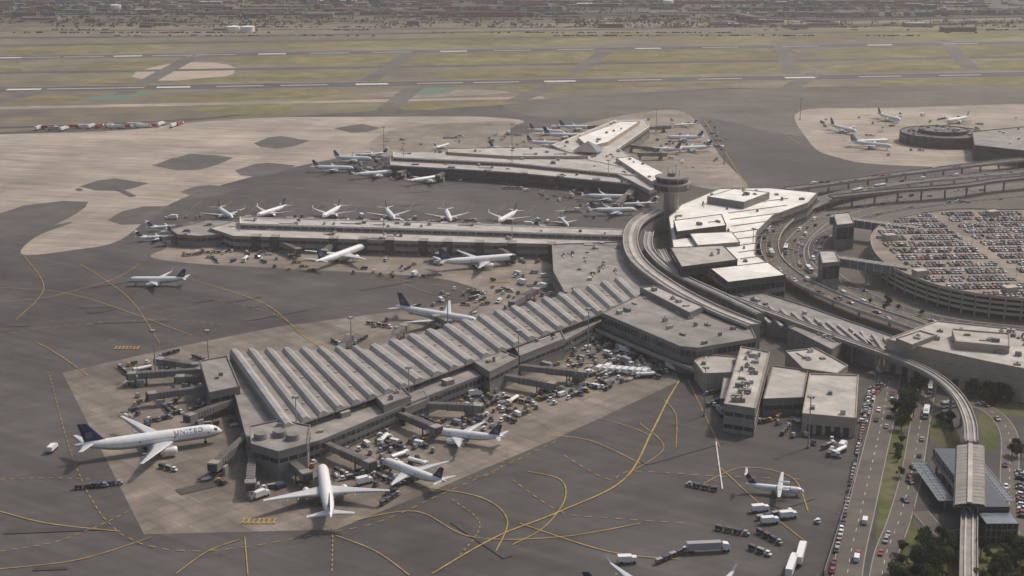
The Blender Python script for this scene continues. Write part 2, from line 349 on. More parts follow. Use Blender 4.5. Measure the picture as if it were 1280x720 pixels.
line([(440,652),(520,640),(590,672),(700,672),(800,655)],.4);line([(575,695),(600,655),(560,622)],.35,dash=2);line([(0,712),(100,700),(190,672)],.4);line([(790,590),(830,560),(800,530)],.35);line([(640,600),(700,640),(760,648),(860,655)],.35,dash=3)
line([(0,420),(60,410),(200,400),(290,408)],.4,dash=3);line([(100,330),(160,372),(200,430)],.35);line([(480,345),(560,372),(700,385)],.35)
for u,v in((160,435),(325,652),(625,352)):
    x,y=P(u,v); z0_=ZC[0]+.02
    for i in range(7):
        for s in(-1,1): strip(b,[(x-7+i*2,y-s*2.6),(x-7+i*2+1,y-s*2.6+5*s)],.6,z0_+i*.004+(.03 if s>0 else 0),'yellow')
for uv in [(880,150,935,235),(930,140,1000,180),(700,140,1000,128),(1000,120,1280,112)]:
    line([(uv[0],uv[1]),(uv[2],uv[3])],.6)
for i in range(14):
    u=200+i*38; line([(u,262+i*.6),(u+14,250+i*.6)],.35)
b.obj('apron_markings')
GZ=ZC[0]-.05
# ------------------------------------------------------------------ terminal pier (sawtooth roof)
random.seed(5)
def lerp(a,b,t): return (a[0]+(b[0]-a[0])*t,a[1]+(b[1]-a[1])*t)
def along(pl,t):
    L=[math.dist(pl[i],pl[i+1]) for i in range(len(pl)-1)];s=t*sum(L)
    for i,l in enumerate(L):
        if s<=l or i==len(L)-1: return lerp(pl[i],pl[i+1],min(1,s/l))
        s-=l
b=MB()
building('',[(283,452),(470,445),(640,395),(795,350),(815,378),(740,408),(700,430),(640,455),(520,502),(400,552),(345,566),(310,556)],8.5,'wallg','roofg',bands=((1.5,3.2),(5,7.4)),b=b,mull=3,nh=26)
HZ=13.0
T1=PP([(287,440),(462,436)],HZ);T2=PP([(462,436),(785,346)],HZ);B1=PP([(352,532),(515,476)],HZ);B2=PP([(515,476),(806,368)],HZ)
NR=((T1,B1,8),(T2,B2,16))
lines=[]
for T,B,n in NR:
    for i in range(n+(1 if T is T2 else 0)): lines.append((along(T,i/n),along(B,i/n)))
outer=[l[0] for l in lines]+[l[1] for l in lines[::-1]]
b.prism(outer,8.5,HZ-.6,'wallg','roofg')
OCC.append(ccw(outer))
for (a1,b1),(a2,b2) in zip(lines[:-1],lines[1:]):
    def ext(p,q,e):
        d=math.dist(p,q); return lerp(p,q,1+e/d)
    A0=ext(b1,a1,1.5);B0=ext(a1,b1,3);A9=ext(b2,a2,1.5);B9=ext(a2,b2,3)
    f=lambda t:(lerp(A0,A9,t),lerp(B0,B9,t))
    prof=[(.02,HZ-.55),(.12,HZ+1.4),(.34,HZ+1.7),(.62,HZ-.3),(.985,HZ-.5)]
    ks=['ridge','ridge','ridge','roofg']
    for i in range(4):
        (p,q),(r,s)=f(prof[i][0]),f(prof[i+1][0]); z,zz=prof[i][1],prof[i+1][1]
        b.face([(*p,z),(*q,z),(*s,zz),(*r,zz)],ks[i])
    for end in(0,1):
        pts=[(*f(t)[end],z) for t,z in prof]; pts+=[(*f(prof[-1][0])[end],HZ-1.2),(*f(prof[0][0])[end],HZ-1.2)]
        b.face(pts,'ridge' if end else 'wallg')
    for t in (.3,.55,.8):
        if random.random()<.6:
            p,q=f(.8); c=lerp(p,q,t+random.uniform(-.1,.1)); b.box(c[0],c[1],HZ-.5,HZ+.2,1.2,1.0,.7,'roofl',bottom=False)
    b.seg(b1,b2,9.2,11.8,-.1,.15,'glass',.6); b.seg(a2,a1,9.2,11.8,-.1,.15,'glass',.6)
for px,h in [([(250,452),(284,446),(300,484),(262,492)],12),([(312,534),(350,526),(388,533),(384,556),(348,566),(314,556)],12.5),([(466,492),(500,482),(514,496),(480,508)],12),([(590,452),(625,438),(648,448),(612,466)],12),([(640,430),(700,412),(706,424),(650,446)],11),([(500,502),(530,490),(536,500),(506,512)],8)]:
    building('',px,h,'wallg','roofg',bands=((h-5,h-3),),b=b,nh=2)
for u,v in((326,548),(350,545),(366,549)):
    x,y=P(u,v,12.5); b.cyl(x,y,12.5,15,3.2,2.8,'wallg',8)
for (u,v) in ((275,476),(430,520),(360,550),(560,480),(690,425)):
    x,y=P(u,v,8.5); b.box(x,y,8.5,11,5,4,.7,'wall','roofl')
b.obj('terminal_pier')
# ------------------------------------------------------------------ middle & far piers
b=MB()
building('',[(262,286),(292,277),(785,293),(785,308),(540,303),(292,296)],9.5,'wall','roofl',bands=((1,3),(5.8,8)),b=b,mull=5,nh=40)
building('',[(300,272),(540,279),(785,288),(785,295),(540,287),(300,280)],13,'roofl','roofl',bands=((10.2,12),),b=b,mull=6,z0=9.4,nh=18,proof='roofw')
building('',[(213,287),(262,275),(292,276),(292,292),(250,296),(222,294)],8,'wallg','roofg',bands=((4.5,6.6),),b=b,nh=10)
for u in(322,345,418,455,488,530,560,600,640,690,735):
    x,y=P(u,301+(u-292)*.027,5); b.box(x,y-4,0,10.5,6,8,0,'walld','roofg')
b.obj('terminal_pier')
b=MB()
building('',[(488,197),(700,197),(812,222),(806,232),(640,216),(488,207)],9.5,'walld','roofl',bands=((1,3),(5.6,7.8)),b=b,mull=5,nh=24,proof='roofl')
building('',[(492,190),(690,190),(800,214),(800,220),(640,204),(492,197)],12.5,'walltan','roofl',bands=((10,11.6),),b=b,z0=9.4,nh=16,proof='roofw')
building('',[(560,186),(680,184),(735,196),(640,196),(560,191)],14.5,'walltan','roofl',b=b,z0=9,nh=6)
building('',[(690,182),(770,150),(806,149),(812,158),(772,186),(842,226),(812,238),(745,204)],12,'wallg','roofl',bands=((6,9),),b=b,nh=26,proof='roofw')
building('',[(722,172),(776,152),(800,152),(760,178),(735,184)],15,'walltan','roofw',b=b,z0=12,nh=6)
building('',[(770,198),(790,196),(838,220),(818,230)],15,'walltan','roofw',b=b,z0=12,nh=4)
x,y=P(735,187,15); r=17
for i in range(4):
    a=i*1.5708+.5;c=a+1.5708; b.face([(x+r*math.cos(a),y+r*math.sin(a),14.8),(x+r*math.cos(c),y+r*math.sin(c),14.8),(x,y,23)],'gblue' if i%2 else 'roofg')
for u in(520,565,610,655,700,745,785):
    x,y=P(u,206+(u-488)*.085,6); b.box(x,y-6,0,10.5,6,8,0,'walld','roofg')
b.obj('terminal_pier')
# ------------------------------------------------------------------ headhouse
b=MB()
building('',[(836,272),(852,256),(900,236),(962,235),(1022,241),(1010,254),(966,270),(946,290),(944,318),(982,344),(908,354),(842,312)],15,'wallg','roofw',bands=((2,5),(8,11.5)),b=b,mull=3.5,nh=30)
building('',[(838,310),(904,307),(922,325),(852,334)],20,'walld','roofl',b=b,z0=14,bands=((16.5,18.5),),par=.4,nh=3)
building('',[(842,276),(902,268),(908,282),(846,290)],20,'walld','roofw',b=b,z0=14,par=.4,nh=3)
building('',[(884,246),(918,236),(962,241),(930,253)],20,'wallg','roofw',b=b,z0=14,par=.4,nh=4)
building('',[(862,292),(915,290),(925,303),(872,307)],17.5,'wallg','roofw',b=b,z0=14,par=.3)
building('',[(888,336),(960,328),(982,344),(910,353)],17.2,'walld','roofw',b=b,z0=14,par=.3)
for t in range(11):
    a=lerp((908,258),(930,340),t/10);c=lerp((985,248),(965,335),t/10)
    b.seg(P(*a,15.2),P(*c,15.2),15.02,15.5,-.3,.3,'roofg')
b.obj('terminal_building')
b=MB(); building('',[(690,306),(776,303),(790,330),(830,362),(800,372),(760,378),(706,366),(692,340)],10,'wall','roofg',bands=((5.5,8),),b=b,nh=22)
building('',[(700,300),(720,300),(716,360),(698,352)],8,'wallg','roofd',b=b,nh=4); b.obj('terminal_building')
def curved(name,px,w,z,th,kw,kr,kc,z0=0):
    pts=cat(PP(px,z),8); b=MB()
    A=offs(pts,-w/2);B=offs(pts,w/2)
    b.prism(A+B[::-1],z0,z,kw,kr)
    for o,kk in((-w/2,1),(w/2,1)):
        q=offs(pts,o)
        for i in range(len(q)-1): b.seg(q[i],q[i+1],z-.4,z+.9,-.25,.25,'roofl'); b.seg(q[i],q[i+1],z-3.4,z-1.2,-.3,.3,'glass')
    q=offs(pts,0)
    for i in range(len(q)-1): b.seg(q[i],q[i+1],z,z+.5,-w*.14,w*.14,kc)
    OCC.append(ccw(A+B[::-1])); return b.obj(name)
curved('curved_concourse',[(822,262),(796,278),(788,300),(798,326),(836,356),(888,384),(942,406)],9.5,16,8,'wallg','roofg','roofl')
curved('curved_concourse',[(812,290),(812,312),(842,340),(900,368),(950,392)],5.5,13,8,'wallg','roofg','ridge')
b=MB()
building('',[(752,392),(806,366),(862,378),(938,408),(945,424),(872,436),(850,434)],14,'wallg','roofg',bands=((9.5,12.5),(3,5)),b=b,nh=20,mull=3)
building('',[(800,360),(820,358),(880,384),(862,392)],17,'wallg','roofl',b=b,z0=13,nh=4)
building('',[(868,452),(885,444),(935,448),(930,466),(880,468)],9,'walltan','roofl',b=b,nh=4)
building('',[(985,410),(1010,404),(1060,424),(1040,438)],10,'wallg','roofg',b=b,nh=6)
b.obj('terminal_building')
elevated('elevated_service_road',[(730,402),(800,432),(850,452),(890,468)],7,6,pil=16)
b=MB()
pl=building('',[(885,368),(945,364),(1010,384),(1118,422),(1095,444),(1010,412),(940,398)],8,'wallg','roofg',b=b,nh=12)
for i in range(15):
    a=lerp((900,368),(1105,424),i/14); c=(a[0]-8+i*.5,a[1]+22)
    b.seg(P(*lerp(a,(1118,424),.02),8),P(c[0]+40,c[1]+8,8) if i<12 else P(c[0]+20,c[1]+4,8),8.05,9.4,-.9,.9,'ridge')
b.obj('baggage_hall')
b=MB(); building('',[(926,434),(962,441),(944,512),(905,506)],13,'wall','roofl',bands=((2,4),(8,10)),b=b,nh=34)
b.obj('office_building')
b=MB(); building('',[(966,458),(1010,464),(1004,498),(954,500)],8,'wallg','roofl',bands=((3,5),),b=b); b.obj('warehouse')
b=MB(); building('',[(982,440),(1020,436),(1060,458),(1046,468),(1004,462)],9,'wall','roofl',b=b,nh=4); b.obj('warehouse')
b=MB(); building('',[(1012,468),(1073,470),(1070,524),(1003,518)],9,'walltan','roofl',b=b,nh=3)
a_,c_=P(1003,518,9),P(1070,524,9)
for i in range(5):
    p=lerp(a_,c_,.1+i*.17);q=lerp(a_,c_,.1+i*.17+.11); b.seg(p,q,0,4.5,-.1,.12,'walld')
b.obj('warehouse')
b=MB(); building('',[(905,470),(930,462),(925,500),(900,500)],7,'wallg','roofl',b=b,nh=3); b.obj('warehouse')
b=MB(); building('',[(1108,425),(1172,402),(1285,414),(1400,430),(1400,470),(1280,462),(1230,452)],17,'walltan','roofl',b=b,nh=46,bands=())
building('',[(1190,412),(1262,418),(1262,434),(1195,428)],20.5,'walltan','roofl',b=b,z0=16.8,nh=4)
building('',[(1120,424),(1150,414),(1170,420),(1140,432)],19,'wall','roofl',b=b,z0=16.8,nh=2)
q0,q1,q2=P(1108,425,17),P(1230,452,17),P(1280,462,17)
for i in range(7):
    p=lerp(q0,q1,.06+i*.13);q=lerp(q0,q1,.06+i*.13+.06); b.seg(p,q,0,5,-.1,.2,'walld')
for z in (6,11.5): b.seg(q0,q1,z,z+.25,-.1,.15,'wall'); b.seg(q1,q2,z,z+.25,-.1,.15,'wall')
b.obj('utility_building')
# ------------------------------------------------------------------ control tower
x,y=P(838,286); b=MB()
def ring(r,z,n=12,ph=.26): return [(x+r*math.cos(ph+6.28318*i/n),y+r*math.sin(ph+6.28318*i/n),z) for i in range(n)]
b.loft([ring(6.5,0),ring(5.6,24),ring(6,27)],'wall',False)
b.loft([ring(6.5,27.0),ring(11.5,29.5),ring(13.5,30)],'wall',False); b.loft([ring(13.2,30.02),ring(14,34)],'glass',False)
b.loft([ring(14.4,34.02),ring(14.6,35.2)],'wall',False); b.loft([ring(11,35.2),ring(12,38.6)],'glass',False); b.loft([ring(12.6,38.62),ring(12.4,39.6)],'wallg',False)
for i in range(12):
    a=.26+6.28318*i/12; b.rod((x+13.3*math.cos(a),y+13.3*math.sin(a),30),(x+14.1*math.cos(a),y+14.1*math.sin(a),34),.25,'wall')
    b.rod((x+11.1*math.cos(a),y+11.1*math.sin(a),35.2),(x+12.1*math.cos(a),y+12.1*math.sin(a),38.6),.22,'wall')
b.cyl(x,y,39.6,42,3,3,'wallg',8)
for dx,dy,h in((3,2,8),(-3,1,6),(0,-4,5),(5,-2,5)): b.rod((x+dx,y+dy,39.6),(x+dx,y+dy,39.6+h),.15,'metald')
b.obj('control_tower')
# ------------------------------------------------------------------ landside roads
road('access_road',[(1400,222),(1280,232),(1180,243),(1100,254),(1040,270),(1010,288),(992,312),(1002,340),(1050,368),(1110,392),(1200,415),(1400,425)],14,'asph3','roofl',4)
road('access_road',[(1400,238),(1280,246),(1190,255),(1110,266),(1056,282),(1024,300),(1022,325),(1050,350),(1100,376),(1180,400),(1300,414)],9,'asph2','roofl',3)
elevated('elevated_road',[(1400,200),(1280,214),(1150,226),(1060,241),(1000,262),(968,288),(964,318),(996,348),(1060,378),(1130,402),(1180,420)],12,6.5,k='asph3',lanes=3,pil=24,kd='roofl')
elevated('elevated_road',[(985,236),(1060,226),(1150,214),(1280,199),(1500,176)],11,8,k='asph3',lanes=3,kd='wall')
elevated('elevated_road',[(1500,208),(1280,222),(1200,232),(1120,238),(1040,246)],9,10,k='asph3',kd='wallg')
elevated('monorail_guideway',[(826,312),(842,336),(880,360),(940,382),(1000,404),(1060,426),(1120,447),(1166,468),(1196,494),(1211,524),(1214,552)],5.5,11,th=1.3,par=.8,rail=True,pil=20,k='roofg',kd='wall')
elevated('monorail_guideway',[(1212,640),(1211,680),(1211,760)],6,7,th=1.3,par=.8,rail=True,pil=20,k='roofg',kd='wall')
road('service_road',[(1112,470),(1104,520),(1090,580),(1076,640),(1062,700),(1052,780)],10,'asph3','wall',2)
road('service_road',[(1160,480),(1150,530),(1140,590),(1124,650),(1106,700),(1095,780)],8,'asph3','wall',2)
road('service_road',[(1150,520),(1185,508),(1230,510),(1260,540),(1262,600),(1268,660),(1330,700)],7,'asph3','wall',2)
road('service_road',[(1290,640),(1262,668),(1220,664),(1180,668),(1150,640)],6,'asph3','wall')
# ------------------------------------------------------------------ garage
b=MB(); GR=[(1400,252),(1280,262),(1190,262),(1120,274),(1092,290),(1090,310),(1110,332),(1160,354),(1220,368),(1300,376),(1400,380)]
gz=13.0; gp=ccw(cat(PP(GR,gz),4,True)); cx=sum(p[0] for p in gp)/len(gp);cy=sum(p[1] for p in gp)/len(gp)
core=[(cx+(p[0]-cx)*.96,cy+(p[1]-cy)*.96) for p in gp]
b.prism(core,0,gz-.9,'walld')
for z in(3.6,6.8,9.9,gz): b.prism(gp,z-.75,z,'walltan','conc3',True)
for i in range(len(gp)):
    p,q=gp[i],gp[(i+1)%len(gp)]; b.seg(p,q,gz-.75,gz+1.0,-.25,.1,'walltan'); 
    for z in(3.6,6.8,9.9): b.seg(p,q,z,z+.9,-.2,.02,'walltan')
    L=math.dist(p,q); m=max(1,int(L/9))
    for j in range(m):
        t=lerp(p,q,j/m); b.box(t[0],t[1],0,gz-.8,.9,.9,0,'wall')
for u,v in((1112,300),(1240,270),(1150,345),(1262,366)):
    xx,yy=P(u,v,gz); b.box(xx,yy,gz,gz+4,8,6,.3,'walltan','roofl')
OCC.append(gp)
b.obj('parking_garage')
def bridge(name,a,c,w,z0,z1,k='wallg'):
    A=P(*a,z1);C=P(*c,z1); b=MB(); b.seg(A,C,z0,z1,-w/2,w/2,k)
    b.seg(A,C,z0+1,z1-.8,w/2,w/2+.05,'gblue');b.seg(A,C,z0+1,z1-.8,-w/2-.05,-w/2,'gblue')
    L=math.dist(A,C);n=int(L/5)
    for i in range(n+1):
        t=lerp(A,C,i/n); r=math.atan2(C[1]-A[1],C[0]-A[0]); b.box(t[0],t[1],z0-.05,z1+.15,.4,w+.4,r,'roofl')
        if i%4==2: b.box(t[0],t[1],0,z0,1.2,1.2,r,'wall')
    return b.obj(name)
bridge('pedestrian_bridge',(1040,270),(1145,284),7,9,14.5); bridge('pedestrian_bridge',(1026,318),(1136,334),7,9,14.5)
for px,h in(([(1042,268),(1062,266),(1068,280),(1046,282)],18),([(1024,314),(1044,314),(1050,328),(1028,330)],18)):
    building('stair_tower',px,h,'wallg','roofl',bands=((8,16),))
# ------------------------------------------------------------------ monorail station
b=MB(); z=12
A0,A1=P(1213,556,z),P(1212,630,z)
prof=[(-6.2,10.6),(-5.6,11.7),(-3.0,12.1),(0,12.25),(3.0,12.1),(5.6,11.7),(6.2,10.6)]
b.loft([[(A[0]+o,A[1],zz) for o,zz in prof] for A in(A0,A1)],'roofst',False,False,closed=False)
for A in(A0,A1): b.face([(A[0]+o,A[1],zz) for o,zz in prof],'glass')
for i in range(19):
    t=lerp(A0,A1,i/18); b.loft([[(t[0]+o*1.01,t[1]+d,zz+.1) for o,zz in prof] for d in(-.15,.15)],'wallg',False,False,closed=False)
xm=(A0[0]+A1[0])/2; ym=(A0[1]+A1[1])/2; L=abs(A0[1]-A1[1])
b.seg(A0,A1,12.2,12.9,-.9,.9,'roofl')
b.box(xm,ym,5.5,7,13,L,0,'wall'); b.box(xm,ym,7,10.6,12,L*.98,0,'glass')
for i in range(19): 
    for s in(-1,1): b.box(xm+s*6.05,A1[1]+L*.01+L*.98*i/18,7,10.6,.3,.3,0,'wall')
for i in range(8):
    yy=A1[1]+L*(i+.5)/8
    for s in(-5,5): b.cyl(xm+s,yy,0,5.5,.6,.6,'wall',8)
b.box(xm,A1[1]-5,0,8.5,12,9.5,0,'glass','gblue'); 
for i in range(7): b.box(xm-6+i*2,A1[1]-9.8,0,8.7,.25,.25,0,'wall')
for zz in(2.8,5.6,8.3): b.box(xm,A1[1]-9.82,zz,zz+.25,12.2,.25,0,'wall')
for s in(-1,1):
    x0=xm+s*12.2; L2=L*.66; y0=ym+9
    b.face([(x0-3,y0-L2/2,4.6),(x0+3,y0-L2/2,4.6),(x0+3,y0+L2/2,4.6),(x0-3,y0+L2/2,4.6)],'gblue')
    for e in(-3,0,3): b.box(x0+e,y0,4.62,4.85,.3,L2,0,'metal')
    for i in range(14): b.box(x0,y0-L2*.5+L2*i/13,4.86,5.0,6.2,.22,0,'metal')
    for i in range(7): b.cyl(x0,y0-L2*.45+L2*.9*i/6,0,4.6,.2,.2,'metal',6)
b.obj('monorail_station')
# ------------------------------------------------------------------ satellite terminal at right
b=MB(); x,y=P(1178,178); 
def rr(r,n=20): return [(x+r*math.cos(6.28318*i/n),y+r*.95*math.sin(6.28318*i/n)) for i in range(n)]
building('',None,10,'walld','roofd',world=rr(42),bands=((5.5,8),),b=b,mull=4,nh=22); building('',None,13,'walld','roofd',world=rr(24),z0=10,b=b,nh=12)
building('',[(1215,165),(1290,158),(1400,160),(1400,186),(1290,190),(1218,182)],14,'walld','roofg',b=b,nh=20,bands=((8,11),))
b.obj('satellite_terminal')
# ------------------------------------------------------------------ jet bridges
def jetbridge(a,c):
    A=P(*a,6);C=P(*c,6); b=MB(); r=math.atan2(C[1]-A[1],C[0]-A[0]); L=math.dist(A,C)
    b.cyl(A[0],A[1],3.2,7,2.4,2.4,'wallg',10); b.cyl(A[0],A[1],0,3.2,.8,.8,'wallg',8)
    M1=lerp(A,C,.55)
    b.seg(A,M1,3.9,6.7,-1.55,1.55,'wallg'); b.seg(lerp(A,C,.5),lerp(A,C,.92),3.7,6.9,-1.8,1.8,'wallg')
    b.seg(A,M1,6.7,6.8,-1.2,1.2,'roofd'); b.seg(lerp(A,C,.5),lerp(A,C,.92),6.9,7.0,-1.4,1.4,'roofd')
    for i in range(6):
        t=lerp(A,C,.52+.4*i/6); b.box(t[0],t[1],3.6,7.05,.25,3.8,r,'walld')
    b.box(C[0],C[1],3.5,7.1,4.2,4.6,r,'wallg','roofg'); b.box(C[0]+2.2*math.cos(r),C[1]+2.2*math.sin(r),3.9,6.8,1.2,3.8,r,'walld')
    w=lerp(A,C,.8); 
    for s in(-2.2,2.2): b.box(w[0]-s*math.sin(r),w[1]+s*math.cos(r),.9,5,.5,.5,r,'metald')
    b.box(w[0],w[1],.3,1.1,1,5.2,r,'metald')
    for s in(-2.2,2.2): b.box(w[0]-s*math.sin(r),w[1]+s*math.cos(r),0,1,1.1,.6,r,'tyre')
    st=lerp(A,C,.88); b.box(st[0]-3*math.sin(r),st[1]+3*math.cos(r),0,3.9,3.4,1.1,r,'metal')
    CIRC.append((*lerp(A,C,.5),L*.35)); b.obj('jet_bridge')
for a,c in [((250,462),(165,468)),((244,456),(200,450)),((256,484),(190,493)),((290,500),(238,520)),((308,545),(268,580)),((316,560),(313,604)),((350,566),(382,592)),((398,550),(462,578)),((486,510),(545,535)),((520,504),(598,508)),((610,466),(690,480)),((640,456),(728,466)),((278,470),(225,472)),
            ((420,440),(438,420)),((480,432),(505,408)),((560,402),(545,396)),((640,378),(670,362))]: jetbridge(a,c)
for u in(300,352,378,448,470,520,545,590,612,668): jetbridge((u,281+(u-292)*.033),(u+10,271+(u-292)*.033))
for a,c in [((345,300),(372,312)),((418,302),(405,314)),((560,306),(548,318)),((620,308),(640,320)),((235,293),(205,297)),((240,280),(215,284))]: jetbridge(a,c)
for a,c in [((520,208),(500,216)),((565,210),(548,220)),((492,195),(472,200)),((610,190),(595,186)),((690,182),(668,186)),((735,168),(715,170)),((760,158),(738,158)),((805,160),(835,158)),((790,182),(820,186)),((800,192),(830,192)),((800,234),(785,244)),((790,236),(770,256)),((700,218),(690,226))]: jetbridge(a,c)
# ------------------------------------------------------------------ aircraft
FS=[(0,.03,-.28),(.006,.2,-.26),(.018,.42,-.2),(.036,.64,-.12),(.06,.83,-.05),(.09,.95,-.01),(.13,1,0),(.3,1,0),(.5,1,0),(.62,1,0),(.70,.96,.04),(.78,.82,.16),(.86,.6,.36),(.93,.36,.52),(.98,.17,.62),(1,.05,.64)]
def fs(t):
    for a,b_ in zip(FS[:-1],FS[1:]):
        if a[0]<=t<=b_[0]:
            k=(t-a[0])/(b_[0]-a[0]); return a[1]+(b_[1]-a[1])*k,a[2]+(b_[2]-a[2])*k
    return FS[-1][1:]
AF=[(0,0),(.06,.45),(.3,.62),(.65,.4),(1,0),(.65,-.18),(.3,-.38),(.06,-.3)]
def wing(b,secs,k,tk=.12):
    b.loft([[(xl-c*px,y,z+c*tk*pz) for px,pz in AF] for xl,c,y,z in secs],k,True,True)
def aircraft(L,S,R,hc,tail='pblue',belly='pg',engR=1.1,engL=4.5,winglet=0,rear=False,high=False,prop=False,top='pw',finh=None):
    b=MB(); N=18
    rings=[[(L/2-t*L,R*r*math.cos(6.28318*k/N),hc+zo*R+R*r*math.sin(6.28318*k/N)*1.02) for k in range(N)] for t,r,zo in FS]
    def kf(i,j):
        a=6.28318*(j+.5)/N
        if i==3 and .35<math.sin(a)<.93: return 'glass'
        if math.sin(a)<-.3: return belly
        return top
    b.loft(rings,top,True,True,kf)
    x=L/2-.14*L
    while x>L/2-.74*L:
        t=(L/2-x)/L; r,zo=fs(t)
        for s in(-1,1):
            y0=R*r*math.cos(.17)+.02; z0=hc+zo*R+R*r*math.sin(.17)
            y1=R*r*math.cos(.17+.34/R)+.02; z1=hc+zo*R+R*r*math.sin(.17+.34/R)
            b.face([(x,s*y0,z0),(x+.3,s*y0,z0),(x+.3,s*y1,z1),(x,s*y1,z1)],'glass')
        x-=1.0
    for t in(.11,.34,.58,.76):
        r,zo=fs(t); xx=L/2-t*L
        for s in(-1,1):
            b.face([(xx+dx,s*(R*r*math.cos(a*.6)+.03),hc+zo*R+R*r*math.sin(a*.6)) for dx,a in((0,-.05),(.9,-.05),(.9,1.5/R),(0,1.5/R))],'pg')
    hs=S/2; cr,ck,ct=(.185*L,.12*L,.032*L) if not prop else (.11*L,.10*L,.055*L)
    sw=math.tan(math.radians(32 if not rear else 24)) if not prop else .03
    xl=L/2-.34*L-(.04*L if rear else 0)-(.02*L if prop else 0); z=hc-.55*R if not high else hc+.92*R; di=.1 if not high else .03; yk=hs*.33
    for s in(-1,1):
        secs=[(xl+.02*L,cr*1.02,s*R*.2,z-.05),(xl,cr,s*R*.9,z),(xl-(yk-R*.9)*sw,ck,s*yk,z+di*(yk-R)),(xl-(hs-R*.9)*sw,ct,s*hs,z+di*(hs-R)+.3)]
        if high: secs[0]=(xl,cr,0,z)
        wing(b,secs,'pwing')
        xt=xl-(hs-R*.9)*sw
        if winglet: wing(b,[(xt,ct,s*hs,z+di*(hs-R)+.3),(xt-1.2,ct*.6,s*(hs+.6),z+di*(hs-R)+.3+winglet)],'pw',.1)
        if not rear:
            ye=hs*.31; xe=xl-(ye-R)*sw+ (engL*.55 if not prop else engL*.62); ze=z+di*(ye-R)-(engR*1.05 if not prop else .1)
            er=[(0,.82),(.04,.96),(.25,1),(.6,.95),(.82,.74),(1,.62)]
            b.loft([[(xe-t*engL,s*ye+engR*q*math.cos(6.28318*k/14),ze+engR*q*math.sin(6.28318*k/14)) for k in range(14)] for t,q in er],'pw' if not prop else 'pwing',True,True)
            b.face([(xe+.03,s*ye+engR*.74*math.cos(6.28318*k/14),ze+engR*.74*math.sin(6.28318*k/14)) for k in range(14)],'pk')
            b.rod((xe-engL,s*ye,ze),(xe-engL*1.18,s*ye,ze),engR*.3,'metald',8)
            b.box(xe-engL*.62,s*ye,ze+engR*.6,z+di*(ye-R)+.3,engL*.8,.35,0,'pw')
            if prop:
                for k in range(4):
                    a=.4+k*1.5708; b.rod((xe+.3,s*ye,ze),(xe+.3,s*ye+2*math.cos(a),ze+2*math.sin(a)),.13,'pk')
        else:
            ye=R+engR*1.15; xe=L/2-.72*L; ze=hc+R*.45
            er=[(0,.85),(.05,1),(.6,1),(1,.65)]
            b.loft([[(xe-t*engL,s*ye+engR*q*math.cos(6.28318*k/12),ze+engR*q*math.sin(6.28318*k/12)) for k in range(12)] for t,q in er],'pw',True,True)
            b.face([(xe+.03,s*ye+engR*.74*math.cos(6.28318*k/12),ze+engR*.74*math.sin(6.28318*k/12)) for k in range(12)],'pk')
            b.box(xe-engL*.5,s*(R*.9),ze-.15,ze+.15,engL*.5,R*.8,0,'pw')
        if not prop:
            for q in(.22,.45,.62):
                yy=s*hs*q; xx=xl-(hs*q-R)*sw-(ck if q<.5 else ck*.72); b.rod((xx+1.5,yy,z+di*(hs*q-R)-.35),(xx-1,yy,z+di*(hs*q-R)-.2),.2,'pwing')
    fh=finh or .14*L; zt=hc+R*.75
    xf=L/2-(.80*L); fc=.135*L; ft=.06*L
    def finsec(xl_,c,zz): return [(xl_-c*px,c*.1*pz*.9,zz) for px,pz in AF]
    b.loft([finsec(xf+.05*L,fc+.05*L,zt-R*.3),finsec(xf,fc,zt+R*.35),finsec(xf-fh*.78,ft,zt+fh)],tail,True,True)
    if tail=='pblue':
        for s in(-1,1):
            cx_,cz_=xf-fc*.5-fh*.22,zt+fh*.40; rad=fh*.2
            for q in(-.6,-.2,.2,.6):
                h=rad*math.sqrt(1-q*q)*.9
                b.face([(cx_-h,s*fc*.055,cz_+q*rad-.1),(cx_+h,s*fc*.06,cz_+q*rad-.1),(cx_+h,s*fc*.06,cz_+q*rad+.1),(cx_-h,s*fc*.055,cz_+q*rad+.1)],'gold')
    zh=hc+R*.55 if not(rear or prop) else zt+fh*.97; xh=L/2-.86*L if not (rear or prop) else xf-fh*.74; hh=.165*L if not rear else .13*L
    for s in(-1,1):
        wing(b,[(xh,.10*L if not(rear or prop) else .065*L,s*.1*R,zh),(xh-hh*(.62 if not prop else .15),.035*L,s*hh,zh+(.08*hh if not rear else 0))],'pwing')
    g=R*.16+.12
    for (x,y) in((L/2-.12*L,0),(L/2-.52*L,R*1.0),(L/2-.52*L,-R*1.0)):
        b.rod((x,y,g),(x,y,hc-R*.4),.16*R/1.9+.05,'metal',6)
        for dx in((-.7,.7) if (L>45 and y) else (0,)):
            for dy in(-.35,.35): b.wheel(x+dx*g*1.6,y+dy,g*1.05,g*1.05,.35)
    return b
PL={}
PL['w']=aircraft(63.7,60.9,3.1,5.6,engR=1.95,engL=7.2).mesh('widebody_airliner')
PL['m']=aircraft(56,50,2.5,5.0,engR=1.5,engL=6).mesh('widebody_airliner_medium')
PL['n']=aircraft(38,34.5,1.95,3.7,winglet=2.3).mesh('narrowbody_airliner')
PL['t']=aircraft(46,38,1.95,4.3,engR=1.25,engL=5.2).mesh('narrowbody_airliner_long')
PL['r']=aircraft(29.5,20.5,1.2,2.5,engR=.8,engL=4.2,rear=True,finh=4.2).mesh('regional_jet')
PL['p']=aircraft(24,26,1.35,2.6,engR=.65,engL=4.5,high=True,prop=True,belly='pw',finh=5).mesh('turboprop_airplane')
PL['q']=aircraft(44,38,2.0,4.2,tail='pred',engR=1.25,engL=5.2,belly='pw').mesh('narrowbody_airliner_red')
PL['x']=aircraft(44,38,2.0,4.2,tail='pg',engR=1.25,engL=5.2,belly='pw').mesh('narrowbody_airliner_grey')
